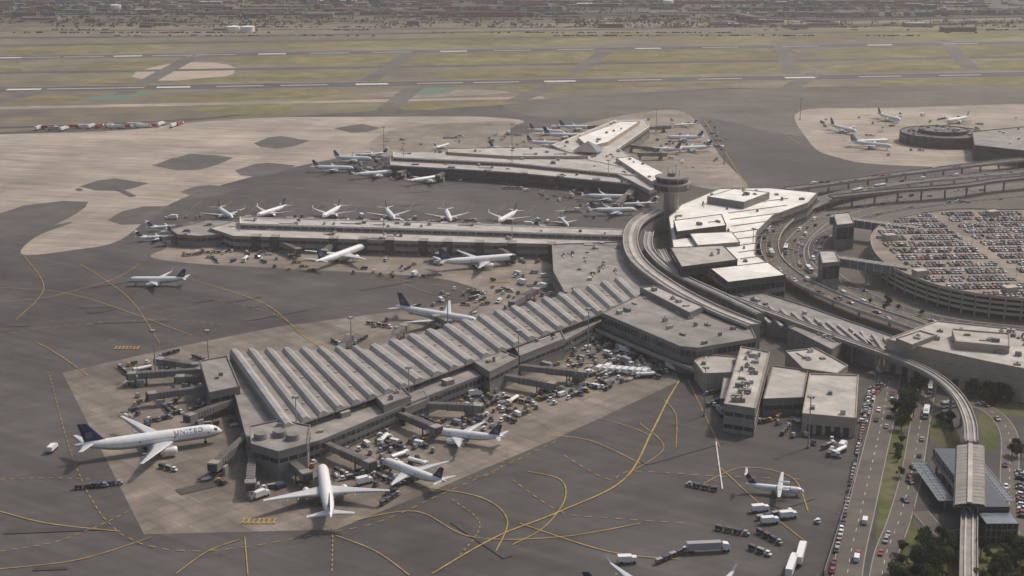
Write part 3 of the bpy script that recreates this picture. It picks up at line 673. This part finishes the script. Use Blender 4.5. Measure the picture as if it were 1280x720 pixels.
HC={'w':5.6,'m':5,'n':3.7,'t':4.3,'r':2.5,'p':2.6,'q':4.2,'x':4.2}
LN={'w':64,'m':56,'n':38,'t':46,'r':30,'p':24,'q':44,'x':44}
NM={'r':'regional_jet','p':'turboprop_airplane'}
def plane(k,u,v,deg):
    x,y=P(u,v,HC[k]); CIRC.append((x,y,LN[k]*.46)); o=inst(NM.get(k,'airliner'),PL[k],x,y,math.radians(deg),GZ); return o
def plane2(k,n,t):
    A=P(*n,HC[k]);B=P(*t,HC[k]); x,y=lerp(A,B,.5); CIRC.append((x,y,LN[k]*.42))
    for q in(.15,.85): CIRC.append((*lerp(A,B,q),LN[k]*.15))
    return inst(NM.get(k,'airliner'),PL[k],x,y,math.atan2(A[1]-B[1],A[0]-B[0]),GZ)
big=plane2('w',(271,538),(100,562))
cu=bpy.data.curves.new('title','FONT'); cu.body='UNITED'; cu.size=3.0; cu.space_character=1.25
to=bpy.data.objects.new('t',cu); COL.objects.link(to); bpy.context.view_layer.update()
me=bpy.data.meshes.new_from_object(to.evaluated_get(bpy.context.evaluated_depsgraph_get())); bpy.data.objects.remove(to)
tw=max(v.co.x for v in me.vertices)
for v in me.vertices:
    th=.42+v.co.y/3.15; xx=63.7/2-.14*63.7-tw+v.co.x; v.co=(xx,-3.18*math.cos(th),5.6+3.25*math.sin(th))
me.materials.clear(); me.materials.append(M['pblue'])
ti=bpy.data.objects.new('airline_title',me); COL.objects.link(ti); ti.parent=big
plane2('m',(403,586),(413,648)); plane2('n',(484,578),(552,604)); plane2('n',(548,540),(614,548))
plane2('m',(602,403),(490,385)); plane2('m',(650,321),(540,330)); plane2('m',(455,308),(395,330)); plane2('n',(160,350),(236,350))
plane2('p',(1000,614),(936,608)); plane('n',790,734,8); plane('n',905,745,175)
for u,v,d,k in [(281,266,-62,'n'),(340,264,-118,'n'),(415,265,-105,'n'),(487,267,-75,'n'),(560,269,-82,'n'),(635,271,-112,'n'),(705,277,-80,'r'),(195,297,10,'r'),(208,284,15,'r'),(224,290,190,'r'),
  (415,210,-4,'n'),(467,217,25,'n'),(532,224,40,'n'),(440,198,-10,'n'),(467,193,200,'r'),(552,183,60,'r'),(630,187,-35,'n'),(680,179,-15,'n'),(705,169,-8,'t'),(720,159,-5,'n'),(682,164,-20,'n'),
  (857,156,200,'r'),(857,172,175,'n'),(868,185,192,'n'),(828,187,170,'n'),(755,246,-6,'n'),(765,263,5,'n'),(800,255,190,'r')]: plane(k,u,v,d)
plane2('t',(1086,168),(1022,153)); plane2('q',(1134,152),(1088,141)); plane2('x',(1180,152),(1216,146)); plane2('x',(1132,185),(1046,176)); plane2('q',(1110,176),(1062,178))
# ------------------------------------------------------------------ vehicles
def car(k,suv=0):
    b=MB(); h=.15*suv
    b.ext([(-2.2,.35),(2.2,.35),(2.25,.7),(2.05,.88+h),(1.0,.98+h),(-2.0,1.0+h),(-2.25,.85)],-.88,.88,k)
    bx=[(-1.9 if suv else -1.75,1.0+h),(.95,.98+h)]; tx=[(-1.55 if suv else -1.1,1.48+h*2),(.25,1.48+h*2)]
    for s in(-1,1): b.face([(bx[0][0],s*.84,bx[0][1]),(bx[1][0],s*.84,bx[1][1]),(tx[1][0],s*.66,tx[1][1]),(tx[0][0],s*.66,tx[0][1])],'glass')
    b.face([(bx[1][0],-.84,bx[1][1]),(bx[1][0],.84,bx[1][1]),(tx[1][0],.66,tx[1][1]),(tx[1][0],-.66,tx[1][1])],'glass')
    b.face([(bx[0][0],-.84,bx[0][1]),(bx[0][0],.84,bx[0][1]),(tx[0][0],.66,tx[0][1]),(tx[0][0],-.66,tx[0][1])],'glass')
    b.face([(tx[0][0],-.66,tx[0][1]),(tx[1][0],-.66,tx[1][1]),(tx[1][0],.66,tx[1][1]),(tx[0][0],.66,tx[0][1])],k)
    for x in(-1.35,1.35):
        for y in(-.8,.8): b.wheel(x,y,.33,.33,.22)
    return b.mesh('car')
CARS=[car(k,s) for k,s in(('pw',0),('psil',0),('pk',0),('psil',1),('pdb',0),('pw',1),('pk',0),('pbei',0),('pk',1),('psil',0),('pg',0),('pred',0))]
def van(k,L=5.4,hh=2.2):
    b=MB(); b.ext([(-L/2,.4),(L/2,.4),(L/2,1.1),(L/2-.7,1.3),(L/2-1.3,hh-.05),(L/2-1.6,hh),(-L/2,hh)],-.95,.95,k)
    b.face([(L/2-.71,-.8,1.34),(L/2-.71,.8,1.34),(L/2-1.24,.75,hh-.1),(L/2-1.24,-.75,hh-.1)],'glass')
    for s in(-1,1): b.face([(L/2-1.4,s*.96,1.3),(L/2-2.4,s*.96,1.3),(L/2-2.4,s*.96,hh-.3),(L/2-1.5,s*.96,hh-.3)],'glass')
    for x in(-L/2+1,L/2-1):
        for y in(-.85,.85): b.wheel(x,y,.38,.38,.25)
    return b.mesh('van')
def boxtruck(k,kb,L=7.5,hh=3.4):
    b=MB(); b.box(-1,0,1,hh,L-2.4,2.4,0,kb); b.ext([(L/2-2.1,.5),(L/2,.5),(L/2,1.5),(L/2-.4,2.4),(L/2-2.1,2.45)],-1.05,1.05,k)
    b.face([(L/2+.01,-.9,1.55),(L/2+.01,.9,1.55),(L/2-.36,.85,2.3),(L/2-.36,-.85,2.3)],'glass'); b.box(-.5,0,.6,1,L-1,1,0,'metald')
    for x in(-L/2+1.6,L/2-1.2):
        for y in(-1,1): b.wheel(x,y,.5,.5,.35)
    return b.mesh('box_truck')
def bus():
    b=MB(); b.box(0,0,.5,3.1,12,2.55,0,'pw'); b.box(0,0,1.6,2.5,11.8,2.62,0,'glass'); b.box(0,0,1.6,2.5,12.06,2.3,0,'glass'); b.box(-2,0,3.1,3.4,3,1.8,0,'pg')
    for x in(-3.8,3.8):
        for y in(-1.15,1.15): b.wheel(x,y,.5,.5,.35)
    return b.mesh('bus')
def tugtrain(n,k):
    b=MB(); b.box(0,0,.35,.95,2.6,1.4,0,k); b.box(-.3,0,.95,1.2,1.2,1.3,0,'metald'); b.box(-.3,0,1.75,1.85,1.5,1.4,0,k)
    for x,y in((-.9,.6),(-.9,-.6),(.35,.6),(.35,-.6)): b.rod((x,y,.95),(x,y,1.75),.05,'metald')
    for x in(-.85,.85):
        for y in(-.65,.65): b.wheel(x,y,.3,.3,.2)
    for i in range(n):
        x0=-3.4-i*3.7; b.box(x0,0,.45,.65,3,1.6,0,'metald'); kk=random.choice(['metal','metald','pdb','metald'])
        b.box(x0,0,1.8,1.9,3,1.6,0,kk); b.box(x0+1.45,0,.65,1.8,.06,1.6,0,kk); b.box(x0-1.45,0,.65,1.8,.06,1.6,0,kk)
        for j in range(3): b.box(x0-.9+j*.9,random.uniform(-.2,.2),.65,1.1+random.random()*.5,.75,1.0,0,random.choice(['pk','pdb','pbrn','metald','pred']))
        b.rod((x0+1.5,0,.4),(x0+2.2,0,.4),.05,'metald')
        for x in(-1,1):
            for y in(-.7,.7): b.wheel(x0+x,y,.25,.25,.18)
    return b.mesh('baggage_tug')
def cart(k):
    b=MB(); b.box(0,0,.5,.7,3.2,1.8,0,'metald'); b.box(0,0,.7,2.1,1.6,1.6,0,k,taper=.12)
    for x in(-1.1,1.1):
        for y in(-.75,.75): b.wheel(x,y,.25,.25,.18)
    b.rod((1.6,0,.5),(2.5,0,.5),.05,'metald'); return b.mesh('cargo_dolly')
def loader():
    b=MB(); b.box(0,0,.4,1,4,1.9,0,'pw'); b.ext([(-3.8,1.0),(-3.8,1.25),(3.8,3.1),(3.8,2.85)],-.5,.5,'metald'); b.box(1.2,.75,1,1.9,.9,.5,0,'pw')
    for x in(-1.4,1.4):
        for y in(-.85,.85): b.wheel(x,y,.35,.35,.25)
    return b.mesh('belt_loader')
def tanker():
    b=MB(); b.ext([(2.9,.5),(5,.5),(5,1.6),(4.6,2.6),(2.9,2.6)],-1.15,1.15,'pw'); b.face([(5.01,-1,1.65),(5.01,1,1.65),(4.62,1,2.5),(4.62,-1,2.5)],'glass')
    b.loft([[(x,1.15*math.cos(6.283*i/14),1.9+.85*math.sin(6.283*i/14)) for i in range(14)] for x in(-4.8,2.6)],'pw'); b.box(-1,0,.6,1.1,8,1,0,'metald')
    for x in(-4,-2.8,3.8):
        for y in(-1,1): b.wheel(x,y,.5,.5,.35)
    return b.mesh('fuel_truck')
def semi(kb='pw'):
    b=MB(); b.box(-2,0,1.2,4,13,2.5,0,kb); b.ext([(5.2,.6),(8,.6),(8,2),(7.2,3.2),(5.2,3.5)],-1.2,1.2,'pw'); b.face([(8.01,-1,2),(8.01,1,2),(7.25,1,3.1),(7.25,-1,3.1)],'glass'); b.box(0,0,.8,1.2,15,.9,0,'metald')
    for x in(-7.5,-6.2,5.6,7.2):
        for y in(-1.05,1.05): b.wheel(x,y,.5,.5,.4)
    return b.mesh('semi_truck')
AP=[('baggage_tug',tugtrain(2,'pw')),('baggage_tug',tugtrain(3,'psil')),('baggage_tug',tugtrain(1,'pyel')),('baggage_tug',tugtrain(4,'pw')),('baggage_tug',tugtrain(0,'pw')),('cargo_dolly',cart('metal')),('cargo_dolly',cart('pg')),('cargo_dolly',cart('metald')),
    ('belt_loader',loader()),('van',van('pw')),('box_truck',boxtruck('pw','pw')),('box_truck',boxtruck('pw','psil',8.5,3.8)),('fuel_truck',tanker()),('van',van('psil')),('van',van('pdb',4.8,1.9)),('baggage_tug',tugtrain(0,'pyel'))]
WT=[8,8,6,5,5,9,6,9,5,4,3,1,1,2,2,5]
def free(x,y):
    if any((x-c[0])**2+(y-c[1])**2<c[2]**2 for c in CIRC): return False
    return not any(inside((x,y),p) for p in OCC)
PUT=[]
def scatter(px,n,types=AP,wt=WT,rots=(.78,2.35,-.78,-2.35),near=4.2,jit=.3):
    poly=PP(px); xs=[p[0] for p in poly];ys=[p[1] for p in poly];c=t=0
    while c<n and t<n*40:
        t+=1; x=random.uniform(min(xs),max(xs));y=random.uniform(min(ys),max(ys))
        if not inside((x,y),poly) or not free(x,y): continue
        if any((x-a)**2+(y-d)**2<near**2 for a,d in PUT): continue
        nm,me_=random.choices(types,wt)[0]; r=random.choice(rots)+random.gauss(0,jit); PUT.append((x,y)); inst(nm,me_,x,y,r,GZ); c+=1
scatter([(400,560),(520,505),(640,460),(740,410),(860,460),(780,480),(650,520),(560,560),(470,610),(380,600)],185)
scatter([(160,450),(250,440),(300,500),(320,560),(310,610),(200,600),(150,520)],48)
scatter([(300,590),(480,590),(520,570),(560,600),(440,640),(340,640)],20)
scatter([(400,440),(470,400),(560,360),(690,350),(760,350),(640,385),(520,420),(440,436)],38)
scatter([(210,320),(300,305),(680,325),(690,350),(560,350),(300,335)],48,rots=(0,1.57,3.14,-1.57))
scatter([(300,270),(720,286),(700,290),(300,276)],30,rots=(0,1.57,3.14,-1.57))
scatter([(190,275),(300,268),(720,278),(700,285),(300,272)],22,rots=(0,1.57,3.14,-1.57))
scatter([(390,215),(480,205),(800,240),(790,262),(740,275),(640,232),(540,232)],42,rots=(0,1.57,3.14,-1.57))
scatter([(480,175),(640,165),(740,150),(740,170),(660,185),(500,190)],30,rots=(0,1.57,3.14,-1.57))
scatter([(800,150),(900,150),(910,200),(880,215),(800,195)],34,rots=(0,1.57,3.14,-1.57))
scatter([(1000,150),(1150,140),(1280,140),(1280,155),(1130,200),(1030,190)],26)
scatter([(850,600),(1000,560),(1030,660),(960,700),(840,690)],7,AP[:5],WT[:5])
scatter([(960,530),(1070,535),(1050,600),(1010,560)],12)
scatter([(880,470),(1000,505),(1000,540),(880,520)],10)
truck=boxtruck('pw','pw',7.5,3.0); busm=bus(); sm=semi()
for i in range(8):
    x,y=P(750+i*5.5,464+i*.6); inst('box_truck',truck,x+i*1.1,y,math.radians(62),GZ)
def row(a,c,n,types,rot,z=None,fill=1.0,hz=0,jit=.03):
    A=P(*a,hz);C=P(*c,hz); base=math.atan2(C[1]-A[1],C[0]-A[0])
    for i in range(n):
        if random.random()>fill: continue
        x,y=lerp(A,C,(i+.5)/n); nm,me_=random.choice(types); inst(nm,me_,x,y,base+rot+random.gauss(0,jit)+(math.pi if random.random()<.3 else 0),GZ if z is None else z)
CT=[('parked_car',c) for c in CARS]
y0g=P(1200,372,gz)[1]; y1g=P(1200,264,gz)[1]; xa=P(1085,300,gz)[0]; xb=P(1330,300,gz)[0]
yy=y0g; kk=0
while yy<y1g:
    x=xa
    i=0
    while x<xb:
        i+=1; x+=2.75
        if i%24 in(0,1,2) or random.random()>.87: continue
        p=(x,yy+(x-xa)*.06)
        if not all(inside((p[0]+a,p[1]+d),gp) for a,d in((-4,0),(4,0),(0,4),(0,-4))): continue
        inst('parked_car',random.choice(CARS),p[0],p[1],.06+1.5708*random.choice((1,-1))+random.gauss(0,.03),gz+.02)
    yy+=(5.3,12.2)[kk%2]; kk+=1
MV=[('car',c) for c in CARS]+[('van',van('pw')),('bus',busm)]
def onroad(px,offsets,n,z,h=0):
    pts=cat(PP(px,h),8); 
    for _ in range(n):
        o=random.choice(offsets); q=offs(pts,o); i=random.randrange(len(q)-1); p=lerp(q[i],q[i+1],random.random()); r=math.atan2(q[i+1][1]-q[i][1],q[i+1][0]-q[i][0])
        nm,m_=random.choice(MV); inst(nm,m_,p[0],p[1],r+(0 if o>0 else math.pi),z)
RZ=ZC[0]-.02
onroad([(1280,232),(1180,243),(1100,254),(1040,270),(1010,288),(992,312),(1002,340),(1050,368),(1110,392),(1200,415)],(-5.2,-1.8,1.8,5.2),40,RZ)
onroad([(1280,246),(1190,255),(1110,266),(1056,282),(1024,300),(1022,325),(1050,350),(1100,376),(1180,400)],(-3,0,3),22,RZ)
onroad([(1280,214),(1150,226),(1060,241),(1000,262),(968,288),(964,318),(996,348),(1060,378),(1130,402)],(-4,0,4),36,6.55,6.5)
onroad([(1000,234),(1060,226),(1150,214),(1280,199)],(-4,0,4),14,8.05,8)
onroad([(1112,480),(1104,520),(1090,580),(1076,640),(1062,700)],(-2.5,2.5),10,RZ); onroad([(1160,480),(1150,530),(1140,590),(1124,650),(1106,700)],(-2,2),8,RZ)
onroad([(1150,520),(1185,508),(1230,510),(1260,540),(1262,600),(1268,660)],(-1.8,1.8),6,RZ)
row((1085,505),(1040,718),52,CT,0.0,fill=.8); row((1103,480),(1086,500),10,CT,1.57); row((1092,486),(1078,530),18,CT,1.57,fill=.8); row((1148,560),(1128,640),18,CT,.6,fill=.4)
row((1275,590),(1279,650),14,CT,1.5,fill=.7)
x,y=P(1001,697); inst('semi_truck',sm,x,y,math.radians(72),GZ); x,y=P(990,712); inst('semi_truck',sm,x,y,math.radians(70),GZ); x,y=P(886,690); inst('semi_truck',semi('psil'),x,y,.1,GZ)
for u,v in((950,640),(962,655),(985,648)): x,y=P(u,v); inst('box_truck',truck,x,y,.2,GZ)
x,y=P(66,564); inst('box_truck',truck,x,y,1.5,GZ); x,y=P(784,704); inst('box_truck',truck,x,y,.1,GZ)
for u,v,r in((132,609,.2),(150,606,.2)): x,y=P(u,v); inst('baggage_tug',AP[1][1],x,y,r,GZ)
rt=semi('pred')
for i in range(17):
    x,y=P(50+i*11+random.uniform(-3,3),162-i*.35+random.choice((0,2))); inst('semi_truck',rt if i%3==1 else random.choice((sm,sm,semi('psil'))),x,y,random.choice((.1,1.4)),GZ)
# ------------------------------------------------------------------ light masts and lamps
def mast(h=24):
    b=MB(); b.cyl(0,0,0,h,.4,.2,'metal',8); b.cyl(0,0,0,1,.8,.8,'wall',8); b.cyl(0,0,h,h+.4,1.3,1.3,'metal',10)
    for i in range(6): b.box(1.4*math.cos(i*1.047),1.4*math.sin(i*1.047),h-.5,h,.6,.4,i*1.047,'metald')
    return b.mesh('light_mast')
mm=mast()
for u,v in((262,470),(195,470),(372,560),(512,520),(648,470),(735,440),(440,452),(560,420),(300,305),(480,312),(640,318),(505,212),(640,222),(760,236),(480,190),(640,186),(820,165),(905,205),(880,520),(1010,560),(940,330),(1000,150)):
    x,y=P(u,v); inst('light_mast',mm,x,y)
b=MB(); b.cyl(0,0,0,9,.14,.09,'metal',6); b.rod((0,0,9),(2.2,0,9.4),.07,'metal'); b.box(2.4,0,9.3,9.5,.9,.35,0,'metald'); lm=b.mesh('street_lamp')
for px,o in(([(1112,470),(1104,520),(1090,580),(1076,640),(1062,700)],6),([(1160,480),(1150,530),(1140,590),(1124,650),(1106,700)],-5),([(1280,232),(1180,243),(1100,254),(1040,270),(1010,288),(992,312),(1002,340),(1050,368),(1110,392),(1200,415)],8)):
    for p in dense(offs(cat(PP(px),8),o),28): inst('street_lamp',lm,p[0],p[1],random.random()*6)
for i in range(6):
    for j in range(3):
        x,y=P(1130+i*28,282+j*32,gz)
        if inside((x,y),gp): inst('street_lamp',lm,x,y,0,gz)
b=MB(); q=cat(PP([(1030,720),(1052,650),(1070,590),(1076,545)]),6)
for i in range(len(q)-1): b.seg(q[i],q[i+1],0,2.2,-.12,.12,'wallg')
b.obj('perimeter_wall')
# ------------------------------------------------------------------ trees
def tree(seed,h=9,cr=3.6,n=1300):
    r=random.Random(seed); b=MB(); b.cyl(0,0,0,h*.45,.28,.16,'bark',7)
    cl=[]
    for i in range(9):
        a=r.uniform(0,6.28);d=r.uniform(.2,.75)*cr; c=(d*math.cos(a),d*math.sin(a),h*r.uniform(.42,.88)); b.rod((0,0,h*.35),c,.08,'bark',4); cl.append((c,r.uniform(.28,.5)*cr,r.choice(('leafd','leafl'))))
    cl.append(((0,0,h*.86),cr*.45,'leafl'))
    for i in range(n):
        c,rad,k=r.choice(cl); v=Vector((r.gauss(0,1),r.gauss(0,1),r.gauss(0,.8))).normalized()*rad*r.uniform(.55,1.08); p=Vector(c)+v
        u=Vector((r.gauss(0,1),r.gauss(0,1),r.gauss(0,1))).normalized(); w=u.orthogonal().normalized(); s=r.uniform(.16,.34)
        b.face([p-u*s-w*s*.6,p+u*s-w*s*.6,p+u*s+w*s*.6,p-u*s+w*s*.6],k if r.random()<.8 else 'leafd')
    return b.mesh('tree')
TR=[tree(i) for i in range(4)]
def trees(px,n,s=(.6,1.1)):
    poly=PP(px); xs=[p[0] for p in poly];ys=[p[1] for p in poly];c=t=0
    while c<n and t<2000:
        t+=1; x=random.uniform(min(xs),max(xs));y=random.uniform(min(ys),max(ys))
        if inside((x,y),poly) and not any(inside((x,y),p) for p in OCC): inst('tree',random.choice(TR),x,y,random.random()*6,0,random.uniform(*s)); c+=1
trees([(1128,690),(1165,668),(1200,680),(1200,715),(1180,770),(1110,770)],46,(.5,1.0)); trees([(1225,690),(1300,686),(1300,770),(1225,770)],46,(.5,1.0)); trees([(1112,505),(1150,488),(1152,512),(1128,545)],26,(.5,.95)); trees([(1200,490),(1270,478),(1280,500),(1240,512)],20,(.6,.95)); trees([(1118,545),(1130,545),(1125,600)],7,(.3,.6)); trees([(1165,525),(1190,522),(1195,550)],6,(.4,.7))
trees([(1262,560),(1300,560),(1300,590),(1265,590)],9,(.4,.8)); trees([(1075,376),(1110,376),(1160,395),(1130,400)],8,(.3,.6))
# ------------------------------------------------------------------ far industrial land
b=MB(); cc=['rust','rust','rust','cgrey','cblue','cblue','walld','wallg','roofg']
for r in range(12):
    y=2880+r*50+random.uniform(-8,8); x=-1500; k=random.choice(cc); h=5; gap=0
    while x<1700:
        if random.random()<.06: k=random.choice(cc); h=2.6*random.randint(1,4)
        if random.random()<.03: gap=random.randint(4,14)
        if gap>0: gap-=1
        elif random.random()<.92: 
            b.box(x,y,0,h if random.random()<.7 else 2.6,12.2,7.5,0,k if random.random()<.6 else random.choice(cc),bottom=False)
        x+=12.7
b.obj('container_yard')
for i in range(56):
    u=random.uniform(-60,1340); v=random.choice((random.uniform(4,18),random.uniform(18,40)))
    x,y=P(u,v); b=MB(); w=random.uniform(18,75);d=random.uniform(14,32);h=random.uniform(4,9); k=random.choice(['wall','walltan','wallg','walld','rust']);kr=random.choice(['roofl','roofg','roofd','roofw','roofg'])
    poly=ccw([(x-w/2,y-d/2),(x+w/2,y-d/2),(x+w/2,y+d/2),(x-w/2,y+d/2)])
    building('',None,h,k,kr,world=poly,bands=((h*.5,h*.7),),b=b,nh=3,mull=6); b.obj('warehouse')
for u,v,n in((145,12,1),(292,40,2),(835,6,1)):
    x,y=P(u,v); b=MB()
    for i in range(n): b.cyl(x+i*26,y,0,10,12,12,'roofw',20); b.cyl(x+i*26,y,10,11.5,12,1,'roofw',20)
    b.obj('storage_tank')
b=MB(); x,y=P(545,14)
for s in(-8,8):
    for d in(-6,6): b.rod((x+s,y+d,0),(x+s*.8,y+d*.8,45),.9,'pred')
b.seg((x-10,y),(x+40,y),42,45,-2,2,'pred'); b.rod((x,y,45),(x,y,66),.8,'pred'); b.rod((x,y,66),(x+38,y,45),.5,'pred'); b.obj('container_crane')
b=MB()
for rr_ in range(8):
    y=2480+rr_*55; x=-1300; den=.3
    while x<1500:
        if random.random()<.05: den=random.choice((0,0,.3,.8))
        if random.random()<den: b.box(x,y+random.uniform(-4,4),0,random.uniform(1.4,2.6),random.choice((4.5,5,12)),2.2,random.choice((0,0,.1)),random.choice(['cgrey','walld','roofg','rust','pw','pk','pk','cblue']),bottom=False)
        x+=random.uniform(5,12)
b.obj('distant_parked_vehicles')
b=MB()
for i in range(3600):
    u=random.uniform(-100,1400); v=random.choice((3,10,15,19,24,29,33))+random.gauss(0,.6)
    if math.sin(u*.011+v*3)+.5*math.sin(u*.05+v)<.1: continue
    x,y=P(u,v); s=random.uniform(2.5,6); 
    for _ in range(4):
        p=Vector((x+random.gauss(0,s*.8),y+random.gauss(0,s*.5),random.uniform(1,s*1.3))); uu=Vector((random.gauss(0,1),random.gauss(0,1),random.gauss(0,1))).normalized();w=uu.orthogonal().normalized();q=s*.4
        b.face([p-uu*q-w*q,p+uu*q-w*q,p+uu*q+w*q,p-uu*q+w*q],random.choice(('leafd','leafl')))
b.obj('distant_trees')
elevated('elevated_highway',[(700,20),(900,16),(960,22),(1100,24),(1500,14)],22,12,k='asph3',pil=40,par=1)
road('highway',[(-200,48),(300,45),(800,36),(1500,22)],26,'asph2','wall',0)
for a in (((-200,34),(400,30),(900,25),(1500,16)),((-200,21),(500,19),(1500,10)),((-200,40),(500,36),(1500,27))): road('highway',a,16,'asph2',None,0)
road('perimeter_road',[(-300,166),(60,158),(230,150),(300,144)],9,'asph2','wall')
# ------------------------------------------------------------------ haze (real scattering air layer), light, sky, camera
hm=bpy.data.materials.new('haze_air'); hm.use_nodes=True; n_=hm.node_tree
n_.nodes.remove(n_.nodes['Principled BSDF']); vs=n_.nodes.new('ShaderNodeVolumeScatter'); vs.inputs['Density'].default_value=.000085; vs.inputs['Anisotropy'].default_value=.25; vs.inputs['Color'].default_value=(1,.95,.90,1)
n_.links.new(vs.outputs[0],n_.nodes['Material Output'].inputs['Volume'])
bpy.ops.mesh.primitive_cube_add(size=1,location=(0,3500,239)); hz_=bpy.context.object; hz_.name='haze'; hz_.scale=(9000,9000,480); hz_.data.materials.append(hm)
AZ,EL=52,50
d=Vector((math.sin(math.radians(AZ))*math.cos(math.radians(EL)),math.cos(math.radians(AZ))*math.cos(math.radians(EL)),math.sin(math.radians(EL))))
sl=bpy.data.lights.new('sun','SUN'); sl.energy=2.4; sl.angle=math.radians(3.5); sl.color=(1,.91,.81)
so=bpy.data.objects.new('sun',sl); so.rotation_euler=d.to_track_quat('Z','Y').to_euler(); so.location=(0,0,500); COL.objects.link(so)
w=bpy.data.worlds.new('World'); bpy.context.scene.world=w; w.use_nodes=True; nt=w.node_tree
bg=nt.nodes['Background']; sk=nt.nodes.new('ShaderNodeTexSky'); sk.sky_type='NISHITA'; sk.sun_disc=False; sk.sun_elevation=math.radians(EL); sk.sun_rotation=math.radians(AZ); sk.air_density=1; sk.dust_density=5
nt.links.new(sk.outputs[0],bg.inputs[0]); bg.inputs[1].default_value=.12
cam=bpy.data.cameras.new('camera'); co=bpy.data.objects.new('camera',cam); COL.objects.link(co); co.location=(0,0,H); co.rotation_euler=(math.pi/2-PITCH,0,0)
cam.sensor_width=36; cam.lens=36*F/1280; cam.clip_start=1; cam.clip_end=60000
sc=bpy.context.scene; sc.camera=co; sc.view_settings.view_transform='Standard'; sc.view_settings.look='None'; sc.view_settings.exposure=0
